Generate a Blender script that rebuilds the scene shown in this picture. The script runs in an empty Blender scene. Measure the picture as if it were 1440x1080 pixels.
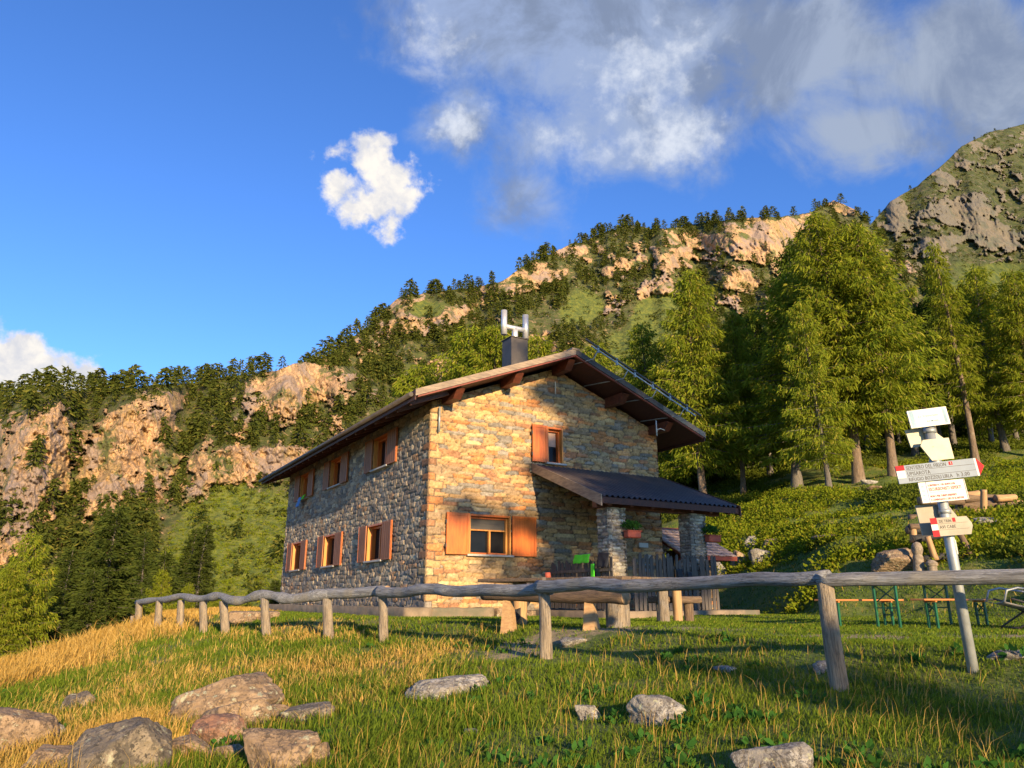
import bpy, bmesh, math, random
import numpy as np
from mathutils import Vector, Matrix, Quaternion
sc = bpy.context.scene
R_ = math.radians
# ------------------------------------------------------------ camera, sky, sun
PITCH = math.atan(303.0/1040.0)
cam = bpy.data.cameras.new('camera'); camo = bpy.data.objects.new('camera', cam)
sc.collection.objects.link(camo); sc.camera = camo
cam.sensor_width = 36.0; cam.lens = 26.0; cam.clip_start = 0.05; cam.clip_end = 20000
camo.location = (0, 0, 0); camo.rotation_euler = (math.pi/2+PITCH, 0, 0)
SUN_EL = 13.0; SUN_AZ = 156.0
sdir = Vector((math.sin(R_(SUN_AZ))*math.cos(R_(SUN_EL)), math.cos(R_(SUN_AZ))*math.cos(R_(SUN_EL)), math.sin(R_(SUN_EL))))
sl = bpy.data.lights.new('sun', 'SUN'); so = bpy.data.objects.new('sun', sl); sc.collection.objects.link(so)
sl.energy = 5.0; sl.angle = R_(0.6); sl.color = (1.0, 0.735, 0.41)
so.rotation_euler = sdir.to_track_quat('Z', 'Y').to_euler(); so.location = (10, -20, 30)
sc.view_settings.view_transform = 'Standard'; sc.view_settings.look = 'None'
sc.view_settings.gamma = 1.0; sc.view_settings.exposure = 1.15
try:
    sc.cycles.use_denoising = True; sc.cycles.max_bounces = 6; sc.cycles.transparent_max_bounces = 4
    sc.cycles.diffuse_bounces = 3; sc.cycles.glossy_bounces = 2; sc.cycles.transmission_bounces = 3
except Exception: pass
CF, SF = math.cos(PITCH), math.sin(PITCH)
def ut(px, py):
    """photo pixel -> (x/y, z/y) of the ray"""
    v = 540.0-py; f = 1040*CF-v*SF
    return (px-720.0)/f, (1040*SF+v*CF)/f
def at(px, py, D):
    u, t = ut(px, py); return Vector((u*D, D, t*D))
W = bpy.data.worlds.new('World'); sc.world = W; W.use_nodes = True
nt = W.node_tree; nt.nodes.clear()
class NB:
    """tiny node builder"""
    def __init__(s, nt): s.nt = nt
    def n(s, t, **kw):
        o = s.nt.nodes.new(t)
        for k, v in kw.items(): setattr(o, k, v)
        return o
    def put(s, sock, v):
        if isinstance(v, bpy.types.NodeSocket): s.nt.links.new(v, sock)
        elif v is not None:
            if isinstance(v, (tuple, list)) and len(v) == 3 and sock.type == 'RGBA': v = (*v, 1)
            sock.default_value = v
    def m(s, op, a, b=None, c=None, clamp=False):
        o = s.n('ShaderNodeMath', operation=op, use_clamp=clamp)
        s.put(o.inputs[0], a)
        if b is not None: s.put(o.inputs[1], b)
        if c is not None: s.put(o.inputs[2], c)
        return o.outputs[0]
    def mix(s, f, a, b, blend='MIX'):
        o = s.n('ShaderNodeMix', data_type='RGBA', blend_type=blend)
        s.put(o.inputs[0], f); s.put(o.inputs[6], a); s.put(o.inputs[7], b); return o.outputs[2]
    def noise(s, vec, scale, det=4, rough=.55, dist=0.0, col=False):
        o = s.n('ShaderNodeTexNoise'); s.put(o.inputs['Vector'], vec)
        o.inputs['Scale'].default_value = scale; o.inputs['Detail'].default_value = det
        o.inputs['Roughness'].default_value = rough; o.inputs['Distortion'].default_value = dist
        return o.outputs['Color' if col else 'Fac']
    def ramp(s, f, lo, hi, a=0.0, b=1.0, smooth=True):
        o = s.n('ShaderNodeMapRange'); o.interpolation_type = 'SMOOTHSTEP' if smooth else 'LINEAR'
        s.put(o.inputs[0], f); o.inputs[1].default_value = lo; o.inputs[2].default_value = hi
        o.inputs[3].default_value = a; o.inputs[4].default_value = b; return o.outputs[0]
    def scale(s, vec, sc3, loc=(0, 0, 0)):
        o = s.n('ShaderNodeMapping'); s.put(o.inputs['Vector'], vec)
        o.inputs['Scale'].default_value = sc3; o.inputs['Location'].default_value = loc; return o.outputs[0]
b = NB(nt)
sky = b.n('ShaderNodeTexSky', sky_type='NISHITA'); sky.sun_disc = False
sky.sun_elevation = R_(SUN_EL); sky.sun_rotation = R_(SUN_AZ); sky.altitude = 1800; sky.dust_density = 0.3; sky.ozone_density = 2.5; sky.air_density = 1.0
tc = b.n('ShaderNodeTexCoord'); sep = b.n('ShaderNodeSeparateXYZ'); nt.links.new(tc.outputs['Generated'], sep.inputs[0])
X, Y, Z = sep.outputs
Ys = b.m('MAXIMUM', Y, 0.05); U = b.m('DIVIDE', X, Ys); T = b.m('DIVIDE', Z, Ys)
dirv = tc.outputs['Generated']
warp = b.noise(dirv, 5.0, 6, .6, col=True)
sw = b.n('ShaderNodeSeparateColor'); nt.links.new(warp, sw.inputs[0])
warp2 = b.noise(dirv, 24.0, 6, .62, col=True)
sw2 = b.n('ShaderNodeSeparateColor'); nt.links.new(warp2, sw2.inputs[0])
def warped(base, w1, w2, a1, a2):
    return b.m('ADD', base, b.m('ADD', b.m('MULTIPLY', b.m('SUBTRACT', w1, .5), a1), b.m('MULTIPLY', b.m('SUBTRACT', w2, .5), a2)))
UA = warped(U, sw.outputs[0], sw2.outputs[0], .055, .06); TA = warped(T, sw.outputs[1], sw2.outputs[1], .055, .06)
def blobs(lst, uu, tt):
    acc = None
    for px, py, rx, ry, wgt in lst:
        u0, t0 = ut(px, py); u1, _ = ut(px+rx, py); _, t1 = ut(px, py-ry)
        du = b.m('DIVIDE', b.m('SUBTRACT', uu, u0), u1-u0); dt = b.m('DIVIDE', b.m('SUBTRACT', tt, t0), t1-t0)
        d = b.m('SQRT', b.m('ADD', b.m('MULTIPLY', du, du), b.m('MULTIPLY', dt, dt)))
        v = b.m('MULTIPLY', b.m('SUBTRACT', 1.35, d), wgt)
        acc = v if acc is None else b.m('SMOOTH_MAX', acc, v, .25)
    return acc
# crisp white cumulus, soft high grey sheet, brighter patches in it
cA = blobs([(528,222,34,40,1.1), (550,262,48,44,1.2), (515,285,48,30,1.1), (542,318,22,26,.9), (480,262,34,22,.8), (478,205,26,15,.55), (20,540,95,48,1.8), (90,560,62,42,1.7), (25,512,62,36,1.6), (-60,520,90,60,1.4)], UA, TA)
fine = b.noise(dirv, 42, 8, .6)
dA = b.ramp(b.m('ADD', cA, b.m('MULTIPLY', b.m('SUBTRACT', fine, .5), 2.1)), .10, .95)
cB = blobs([(700,20,170,90,1), (900,60,210,120,1), (1150,60,220,110,1), (1380,90,180,120,1.1), (650,165,60,50,.9), (930,180,90,65,1), (780,190,110,60,.8), (760,280,70,60,.62), (830,225,80,40,.7), (1230,190,120,60,.9), (1100,130,60,50,.45)], UA, TA)
mid = b.noise(dirv, 9, 8, .62, .4)
dB = b.ramp(b.m('ADD', cB, b.m('MULTIPLY', b.m('SUBTRACT', mid, .5), 2.1)), -.02, .95)
cC = blobs([(650,170,42,34,1), (600,80,60,60,.8), (950,190,70,50,1), (900,110,80,60,.8), (960,60,60,40,.6), (790,200,50,40,.6), (850,210,60,30,.6)], UA, TA)
dC = b.ramp(b.m('ADD', cC, b.m('MULTIPLY', b.m('SUBTRACT', fine, .5), 2.6)), .15, 1.5)
skc = sky.outputs[0]
hs = b.n('ShaderNodeHueSaturation'); nt.links.new(skc, hs.inputs['Color']); hs.inputs['Saturation'].default_value = 1.12; hs.inputs['Value'].default_value = 1.0
hs.inputs['Hue'].default_value = 0.515
skc = b.mix(1.0, hs.outputs[0], (.80, 1.08, 1.22), 'MULTIPLY')
SKYK = 1.0
gB = b.mix(b.ramp(X, -.1, .55), (1.55, 1.95, 2.9), (1.75, 2.0, 2.4))
gB = b.mix(b.ramp(b.noise(dirv, 7, 7, .62, .5), .42, .62), gB, (1.05, 1.28, 1.75))
c1 = b.mix(b.m('MULTIPLY', dB, .88), skc, gB)
c2 = b.mix(b.m('MULTIPLY', b.m('MULTIPLY', dC, dB), .85), c1, (3.3, 3.5, 3.9))
shade = b.ramp(b.noise(dirv, 22, 7, .62, .3), .36, .66)
white = b.mix(shade, (4.3, 4.05, 3.7), (2.9, 2.95, 3.2))
c3 = b.mix(dA, c2, white)
bg = b.n('ShaderNodeBackground'); nt.links.new(c3, bg.inputs[0]); bg.inputs[1].default_value = 0.112
wo = b.n('ShaderNodeOutputWorld'); nt.links.new(bg.outputs[0], wo.inputs[0])

# ------------------------------------------------------------ helpers
def link(o): sc.collection.objects.link(o); return o
def tag(o, label=None, cat=None, group=None, kind=None):
    if label: o['label'] = label
    if cat: o['category'] = cat
    if group: o['group'] = group
    if kind: o['kind'] = kind
    return o
def empty(name, loc=(0, 0, 0), rz=0.0, label=None, cat=None, group=None):
    o = link(bpy.data.objects.new(name, None)); o.location = loc; o.rotation_euler = (0, 0, rz)
    o.empty_display_size = .2; return tag(o, label, cat, group)
def mk(name, V, F, mat=None, parent=None, smooth=False, attrs=None, cols=None, midx=None):
    """V (n,3) array, F list of (m,k) index arrays"""
    V = np.asarray(V, dtype=np.float32); F = [np.asarray(f, dtype=np.int32) for f in F if len(f)]
    me = bpy.data.meshes.new(name); me.vertices.add(len(V)); me.vertices.foreach_set('co', V.ravel())
    lv = np.concatenate([f.ravel() for f in F]); tot = np.concatenate([np.full(len(f), f.shape[1], np.int32) for f in F])
    st = np.concatenate([[0], np.cumsum(tot)[:-1]]).astype(np.int32)
    me.loops.add(len(lv)); me.loops.foreach_set('vertex_index', lv)
    me.polygons.add(len(tot)); me.polygons.foreach_set('loop_start', st); me.polygons.foreach_set('loop_total', tot)
    if smooth: me.polygons.foreach_set('use_smooth', np.ones(len(tot), bool))
    if midx is not None: me.polygons.foreach_set('material_index', np.asarray(midx, np.int32))
    for k, a in (attrs or {}).items():
        at_ = me.attributes.new(k, 'FLOAT', 'POINT'); at_.data.foreach_set('value', np.asarray(a, np.float32))
    for k, a in (cols or {}).items():
        at_ = me.attributes.new(k, 'FLOAT_COLOR', 'POINT'); a = np.asarray(a, np.float32)
        at_.data.foreach_set('color', np.concatenate([a, np.ones((len(a), 1), np.float32)], 1).ravel())
    me.update(calc_edges=True); me.validate()
    for m_ in (mat if isinstance(mat, (list, tuple)) else [mat]):
        if m_: me.materials.append(m_)
    o = link(bpy.data.objects.new(name, me))
    if parent: o.parent = parent
    return o
class MB:
    """collects boxes and tubes in one bmesh"""
    def __init__(s): s.bm = bmesh.new()
    def box(s, c, d, rot=None, bev=0.0, mi=0):
        m = Matrix.Translation(c) @ (rot.to_4x4() if rot else Matrix.Identity(4)) @ Matrix.Diagonal((d[0], d[1], d[2], 1))
        r = bmesh.ops.create_cube(s.bm, size=1, matrix=m)
        fs = {f for v in r['verts'] for f in v.link_faces}
        for f in fs: f.material_index = mi
        if bev:
            es = list({e for v in r['verts'] for e in v.link_edges})
            nb = bmesh.ops.bevel(s.bm, geom=es, offset=bev, segments=1, affect='EDGES')
            for f in nb['faces']: f.material_index = mi
        return s
    def box2(s, a, b_, bev=0.0, mi=0):
        return s.box([(a[i]+b_[i])/2 for i in range(3)], [abs(b_[i]-a[i]) for i in range(3)], None, bev, mi)
    def beam(s, p, q, w, h, bev=0.0, mi=0, up=(0, 0, 1)):
        p, q = Vector(p), Vector(q); d = q-p; x = d.normalized(); z = Vector(up); y = z.cross(x)
        if y.length < 1e-4: y = Vector((0, 1, 0)).cross(x)
        y.normalize(); z = x.cross(y)
        return s.box((p+q)/2, (d.length, w, h), Matrix((x, y, z)).transposed(), bev, mi)
    def tube(s, pts, r, n=8, mi=0, cap=True):
        pts = [Vector(p) for p in pts]; rs = r if isinstance(r, (list, tuple)) else [r]*len(pts); prev = None; rings = []
        for i, p in enumerate(pts):
            d = (pts[min(i+1, len(pts)-1)]-pts[max(i-1, 0)]).normalized()
            a = Vector((0, 0, 1)).cross(d)
            if a.length < .1: a = Vector((1, 0, 0)).cross(d)
            a.normalize(); c = d.cross(a)
            rings.append([s.bm.verts.new(p+(a*math.cos(k*2*math.pi/n)+c*math.sin(k*2*math.pi/n))*rs[i]) for k in range(n)])
        for i in range(len(rings)-1):
            for k in range(n):
                f = s.bm.faces.new((rings[i][k], rings[i][(k+1) % n], rings[i+1][(k+1) % n], rings[i+1][k])); f.smooth = True; f.material_index = mi
        if cap:
            f = s.bm.faces.new(rings[0][::-1]); f.material_index = mi; f = s.bm.faces.new(rings[-1]); f.material_index = mi
        return s
    def poly(s, pts, thick, nrm, mi=0):
        nrm = Vector(nrm); a = [s.bm.verts.new(Vector(p)) for p in pts]; c = [s.bm.verts.new(Vector(p)+nrm*thick) for p in pts]
        f = s.bm.faces.new(a[::-1]); f.material_index = mi; f = s.bm.faces.new(c); f.material_index = mi
        for i in range(len(a)):
            f = s.bm.faces.new((a[i], a[(i+1) % len(a)], c[(i+1) % len(a)], c[i])); f.material_index = mi
        return s
    def build(s, name, mats, parent=None):
        bmesh.ops.recalc_face_normals(s.bm, faces=s.bm.faces)
        me = bpy.data.meshes.new(name); s.bm.to_mesh(me); s.bm.free()
        for m_ in (mats if isinstance(mats, (list, tuple)) else [mats]): me.materials.append(m_)
        o = link(bpy.data.objects.new(name, me))
        if parent: o.parent = parent
        return o
# ---- noise
def _h(i, j, k, seed):
    n = (i.astype(np.int64)*374761393+j.astype(np.int64)*668265263+k.astype(np.int64)*2147483647+seed*1274126177) & 0xffffffff
    n = ((n ^ (n >> 13))*1274126177) & 0xffffffff; n = ((n ^ (n >> 16))*2246822519) & 0xffffffff
    return ((n ^ (n >> 15)) & 0xffffff)/float(0xffffff)
def vn(x, y, z, seed=0):
    x, y, z = np.broadcast_arrays(np.asarray(x, float), np.asarray(y, float), np.asarray(z, float))
    i, j, k = np.floor(x), np.floor(y), np.floor(z); fx, fy, fz = x-i, y-j, z-k
    fx, fy, fz = [f*f*(3-2*f) for f in (fx, fy, fz)]; r = 0
    for a in (0, 1):
        for b_ in (0, 1):
            if np.any(fz):
                for c in (0, 1): r = r+_h(i+a, j+b_, k+c, seed)*(fx if a else 1-fx)*(fy if b_ else 1-fy)*(fz if c else 1-fz)
            else: r = r+_h(i+a, j+b_, k, seed)*(fx if a else 1-fx)*(fy if b_ else 1-fy)
    return r*2-1
def fbm(x, y, z=0.0, o=5, seed=0, g=.5):
    r, a, s, f = 0, 1.0, 0, 1.0
    for q in range(o): r = r+a*vn(np.asarray(x)*f+q*17.3, np.asarray(y)*f+q*5.1, np.asarray(z)*f, seed+q); s += a; a *= g; f *= 2.03
    return r/s
def sstep(x, a, b_): t = np.clip((x-a)/(b_-a), 0, 1); return t*t*(3-2*t)
# ------------------------------------------------------------ materials
def newmat(name):
    m_ = bpy.data.materials.new(name); m_.use_nodes = True; nt_ = m_.node_tree; nt_.nodes.clear()
    q = NB(nt_); out = q.n('ShaderNodeOutputMaterial'); p = q.n('ShaderNodeBsdfPrincipled')
    nt_.links.new(p.outputs[0], out.inputs[0]); q.p = p; q.out = out; q.mat = m_; return q
def bump(q, h, st=.5, dist=.02):
    o = q.n('ShaderNodeBump'); o.inputs['Strength'].default_value = st; o.inputs['Distance'].default_value = dist
    q.put(o.inputs['Height'], h); q.nt.links.new(o.outputs[0], q.p.inputs['Normal'])
def simple(name, c1, c2=None, rough=.7, scale=6.0, stretch=(1, 1, 1), bst=.3, bd=.01, metal=0.0, c3=None, crack=0):
    q = newmat(name); t = q.n('ShaderNodeTexCoord').outputs['Object']; v = q.scale(t, stretch)
    c2 = c2 or tuple(x*.7 for x in c1)
    n1 = q.noise(v, scale, 6, .6); col = q.mix(q.ramp(n1, .32, .68), c1, c2)
    if c3: col = q.mix(q.ramp(q.noise(t, scale*.35, 4, .6), .52, .68), col, c3)
    if crack:
        cn = q.noise(q.scale(t, (stretch[0]*.5, stretch[1]*1.6, stretch[2]*1.6)), scale*1.3, 4, .6)
        ln = q.m('ABSOLUTE', q.m('SUBTRACT', cn, .5)); col = q.mix(q.ramp(ln, .0, .035, crack, 0), col, (.03, .026, .022))
    q.put(q.p.inputs['Base Color'], col); q.p.inputs['Roughness'].default_value = rough; q.p.inputs['Metallic'].default_value = metal
    if bst: bump(q, q.noise(v, scale*2.5, 5, .65), bst, bd)
    return q.mat
def foliage(name, c1, c2, trans=.35, c3=None):
    q = newmat(name); geo = q.n('ShaderNodeNewGeometry'); oi = q.n('ShaderNodeObjectInfo')
    rnd = geo.outputs['Random Per Island']; col = q.mix(rnd, c1, c2)
    if c3: col = q.mix(q.ramp(rnd, .86, .9), col, c3)
    col = q.mix(q.m('MULTIPLY', oi.outputs['Random'], .45), col, tuple(x*.55 for x in c2))
    d = q.n('ShaderNodeBsdfDiffuse'); tr = q.n('ShaderNodeBsdfTranslucent'); mx = q.n('ShaderNodeMixShader')
    q.put(d.inputs[0], col); q.put(tr.inputs[0], q.mix(.5, col, (c2[0]*1.3, c2[1]*1.3, c2[2]*.7))); mx.inputs[0].default_value = trans
    q.nt.links.new(d.outputs[0], mx.inputs[1]); q.nt.links.new(tr.outputs[0], mx.inputs[2]); q.nt.links.new(mx.outputs[0], q.out.inputs[0])
    return q.mat
M = {}
M['orange'] = simple('varnished_wood', (.56, .14, .018), (.42, .09, .012), .45, 3, (6, 6, .7), .15, .004)
M['plank'] = simple('shutter_planks', (.34, .13, .055), (.21, .075, .035), .7, 4, (8, 8, .6), .3, .006)
M['jamb'] = simple('pine_jamb', (.55, .24, .05), (.42, .16, .03), .5, 4, (6, 6, .6), .15, .004)
M['beam'] = simple('stained_beam', (.13, .035, .018), (.07, .02, .011), .55, 3, (3, 3, 3), .2, .006)
M['soffit'] = simple('soffit_boards', (.075, .022, .013), (.045, .015, .01), .7, 4, (8, 1, 1), .2, .006)
M['verge'] = simple('verge_board', (.27, .20, .14), (.15, .11, .08), .6, 4, (1, 1, 5), .2, .005)
M['roof'] = simple('roof_metal', (.085, .07, .068), (.06, .05, .05), .5, 3, (1, 1, 1), .1, .005)
M['redtrim'] = simple('red_trim', (.20, .04, .02), (.13, .03, .015), .5, 4, (1, 1, 4), .1, .004)
M['steel'] = simple('stainless_steel', (.62, .62, .63), (.52, .52, .54), .42, 5, (1, 1, .3), .05, .002, 0.6)
M['darkmetal'] = simple('dark_sheet_metal', (.075, .06, .05), (.045, .037, .033), .6, 3, (1, 1, 1), .05, .002, 0)
M['galv'] = simple('galvanised_pole', (.34, .36, .37), (.25, .27, .28), .5, 9, (1, 1, 1), .1, .002, .35)
M['greylog'] = simple('weathered_log', (.30, .305, .32), (.15, .15, .16), .85, 5, (.35, 5, 5), 1, .03, c3=(.26, .24, .21), crack=.8)
M['post'] = simple('weathered_post', (.33, .26, .18), (.17, .135, .10), .85, 5, (.4, 6, 6), 1, .025, c3=(.23, .21, .195), crack=.85)
M['endgrain'] = simple('cut_log_end', (.34, .22, .12), (.22, .13, .07), .85, 9, (1, 1, 1), .4, .006)
M['freshlog'] = simple('peeled_log', (.42, .27, .13), (.30, .17, .08), .75, 5, (.4, 5, 5), .5, .008)
M['barklog'] = simple('bark_log', (.20, .135, .08), (.11, .07, .045), .9, 6, (.5, 5, 5), .9, .025, crack=.7)
M['picket'] = simple('old_picket', (.105, .09, .08), (.055, .048, .043), .9, 5, (6, 6, .5), .6, .008)
M['concrete'] = simple('old_concrete', (.24, .18, .12), (.14, .11, .075), .9, 3, (1, 1, 1), .6, .02, c3=(.12, .11, .075))
M['sillstone'] = simple('sill_stone', (.42, .40, .37), (.32, .30, .28), .8, 6, (1, 1, 1), .3, .005)
M['glass'] = simple('dark_window_glass', (.012, .012, .014), (.008, .008, .01), .08, 2, (1, 1, 1), 0); M['glass'].node_tree.nodes['Principled BSDF'].inputs['Specular IOR Level'].default_value = .12
M['curtain'] = simple('curtain_cloth', (.5, .34, .27), (.4, .26, .2), .9, 5, (8, 8, .5), .4, .01)
M['blind'] = simple('blind_slats', (.10, .085, .07), (.07, .06, .05), .7, 6, (.2, .2, 14), .4, .01)
M['dark'] = simple('shade_black', (.02, .016, .013), None, .95, 2, bst=0)  # near-black colour standing in for shade in recesses
M['white'] = simple('white_paint', (.50, .50, .48), (.44, .44, .42), .5, 7, bst=.05, bd=.002)
M['cream'] = simple('cream_board', (.50, .46, .33), (.44, .40, .28), .6, 7, bst=.05, bd=.002)
M['tanboard'] = simple('weathered_signboard', (.33, .30, .24), (.27, .24, .19), .7, 6, (1, 1, 4), .2, .003)
M['sign_shaded'] = simple('shaded_signboard', (.17, .215, .28), (.14, .18, .24), .6, 5, bst=.05, bd=.002)  # blue-grey puts the board's shaded look into its base colour
M['red'] = simple('red_paint', (.45, .004, .012), (.38, .004, .01), .8, 5, bst=.05, bd=.002)
M['pinkred'] = simple('faded_red_print', (.42, .02, .03), None, .6, 5, bst=0)
M['black'] = simple('black_print', (.02, .02, .025), None, .6, 5, bst=0)
M['paleblue'] = simple('faded_blue_print', (.20, .33, .44), None, .6, 5, bst=0)
M['blue'] = simple('blue_print', (.04, .08, .35), None, .5, 5, bst=0)
M['greensteel'] = simple('green_table_leg', (.012, .10, .045), (.008, .07, .035), .45, 5, bst=.05, bd=.002)
M['benchwood'] = simple('lacquered_bench_board', (.50, .20, .06), (.38, .14, .045), .4, 5, (.5, 5, 5), .1, .003)
M['terracotta'] = simple('terracotta_planter', (.36, .07, .035), (.28, .055, .03), .7, 6, bst=.2, bd=.004)
M['neon'] = simple('neon_green_cloth', (.10, .75, .03), (.08, .6, .02), .8, 6, bst=.4, bd=.01)
M['cloth_dark'] = simple('black_cloth', (.02, .022, .03), None, .9, 6, bst=.3, bd=.01)
M['cloth_blue'] = simple('blue_cloth', (.10, .25, .55), None, .9, 6, bst=.3, bd=.01)
M['canvas'] = simple('chair_canvas', (.30, .29, .30), (.24, .23, .24), .85, 8, bst=.2, bd=.003)
M['slate'] = simple('stone_slab_roof', (.42, .30, .25), (.27, .20, .18), .85, 5, bst=.6, bd=.02, c3=(.20, .17, .16))
M['carved'] = simple('carved_wood', (.30, .24, .18), (.15, .12, .09), .85, 10, bst=.8, bd=.02)
M['charred'] = simple('charred_log', (.035, .033, .035), (.02, .02, .02), .8, 6, bst=.8, bd=.02)
M['bark'] = simple('tree_bark', (.21, .15, .105), (.11, .08, .058), .95, 3, (5, 5, .8), 1, .05, c3=(.24, .19, .14))
M['bark_grey'] = simple('grey_tree_bark', (.16, .14, .12), (.09, .08, .07), .95, 3, (5, 5, .8), 1, .05)
M['larch'] = foliage('larch_needles', (.11, .16, .018), (.265, .295, .026), .42, (.34, .30, .05))
M['larch_shaded'] = foliage('larch_needles_shaded', (.045, .075, .014), (.10, .135, .018), .3)  # larch needles again, darkened for trees in the wood's shade
M['spruce'] = foliage('spruce_needles', (.035, .055, .014), (.075, .095, .018), .2)
M['hillfir'] = foliage('hillside_conifer_needles', (.035, .05, .014), (.095, .11, .018), .2, (.15, .14, .03))
M['shrub'] = foliage('shrub_leaves', (.13, .19, .016), (.25, .29, .02), .4, (.32, .26, .03))
M['shrub_dark'] = foliage('dark_shrub_leaves', (.075, .11, .018), (.15, .18, .022), .3)
M['geranium'] = foliage('planter_leaves', (.03, .10, .02), (.06, .16, .03), .3)
def stone_mat():
    q = newmat('wall_stone'); a = q.n('ShaderNodeAttribute', attribute_name='Col'); t = q.n('ShaderNodeTexCoord').outputs['Object']
    n = q.noise(t, 14, 6, .65); c = q.mix(q.ramp(n, .3, .7), q.mix(.42, a.outputs['Color'], (.02, .02, .02)), q.mix(.12, a.outputs['Color'], (.6, .5, .4)))
    q.put(q.p.inputs['Base Color'], c); q.p.inputs['Roughness'].default_value = .9; bump(q, q.noise(t, 38, 5, .7), .7, .015); return q.mat
M['stone'] = stone_mat()
def rock_mat(name, c1, c2, c3, sc_=1.0, lich=(.36, .36, .25)):
    q = newmat(name); t = q.n('ShaderNodeTexCoord').outputs['Object']
    n = q.noise(t, 2.2*sc_, 8, .65, .3); c = q.mix(q.ramp(n, .35, .65), c1, c2); c = q.mix(q.ramp(q.noise(t, 5*sc_, 6, .7), .5, .6), c, c3); c = q.mix(q.ramp(q.m('ABSOLUTE', q.m('SUBTRACT', q.noise(t, 3.2*sc_, 6, .7, .5), .5)), 0, .03, .75, 0), c, (.05, .04, .035)); c = q.mix(q.ramp(q.noise(t, 16*sc_, 4, .7), .55, .62), c, tuple(v*.6 for v in c2))
    c = q.mix(q.ramp(q.noise(q.scale(t, (1, 1, 1), (5, 3, 1)), 9*sc_, 6, .7), .58, .64), c, lich)
    q.put(q.p.inputs['Base Color'], c); q.p.inputs['Roughness'].default_value = .92; bump(q, q.noise(t, 11*sc_, 8, .72), 1, .05); return q.mat
M['rock_grey'] = rock_mat('grey_boulder', (.19, .155, .115), (.10, .085, .065), (.27, .22, .155))
M['rock_tan'] = rock_mat('tan_boulder', (.29, .20, .12), (.19, .13, .08), (.34, .24, .15))
M['rock_red'] = rock_mat('rusty_boulder', (.30, .15, .09), (.22, .12, .08), (.33, .22, .15))
M['rock_pale'] = rock_mat('pale_boulder', (.30, .28, .25), (.20, .18, .16), (.40, .38, .35), 1.3, (.45, .45, .30))
def ground_mat():
    q = newmat('grass_ground'); t = q.n('ShaderNodeTexCoord').outputs['Object']
    dry = q.n('ShaderNodeAttribute', attribute_name='dry').outputs['Fac']; dirt = q.n('ShaderNodeAttribute', attribute_name='dirt').outputs['Fac']
    n = q.noise(t, 1.1, 7, .65); n2 = q.noise(t, 9, 6, .7)
    g = q.mix(q.ramp(n2, .3, .7), (.05, .085, .012), (.12, .165, .018)); g = q.mix(q.ramp(n, .45, .62), g, (.17, .17, .028))
    d = q.mix(q.ramp(n2, .3, .7), (.30, .20, .06), (.20, .14, .04)); c = q.mix(q.ramp(q.m('ADD', dry, q.m('MULTIPLY', q.m('SUBTRACT', n, .5), .9)), .25, .75), g, d)
    e = q.mix(q.ramp(n2, .35, .65), (.36, .28, .16), (.25, .20, .11)); c = q.mix(q.ramp(q.m('ADD', dirt, q.m('MULTIPLY', q.m('SUBTRACT', n, .5), 1.4)), .45, .6), c, e)
    q.put(q.p.inputs['Base Color'], c); q.p.inputs['Roughness'].default_value = .95; bump(q, q.noise(t, 22, 6, .7), 1, .04); return q.mat
M['ground'] = ground_mat()
def blade_mat():
    q = newmat('grass_blades'); geo = q.n('ShaderNodeNewGeometry'); rnd = geo.outputs['Random Per Island']
    dry = q.n('ShaderNodeAttribute', attribute_name='dry').outputs['Fac']
    g = q.mix(rnd, (.07, .125, .014), (.18, .24, .025)); d = q.mix(rnd, (.42, .25, .05), (.58, .39, .12))
    c = q.mix(q.ramp(q.m('ADD', dry, q.m('MULTIPLY', q.m('SUBTRACT', rnd, .5), .5)), .35, .65), g, d)
    di = q.n('ShaderNodeBsdfDiffuse'); tr = q.n('ShaderNodeBsdfTranslucent'); mx = q.n('ShaderNodeMixShader')
    q.put(di.inputs[0], c); q.put(tr.inputs[0], c); mx.inputs[0].default_value = .35
    q.nt.links.new(di.outputs[0], mx.inputs[1]); q.nt.links.new(tr.outputs[0], mx.inputs[2]); q.nt.links.new(mx.outputs[0], q.out.inputs[0]); return q.mat
M['blade'] = blade_mat()
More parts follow.
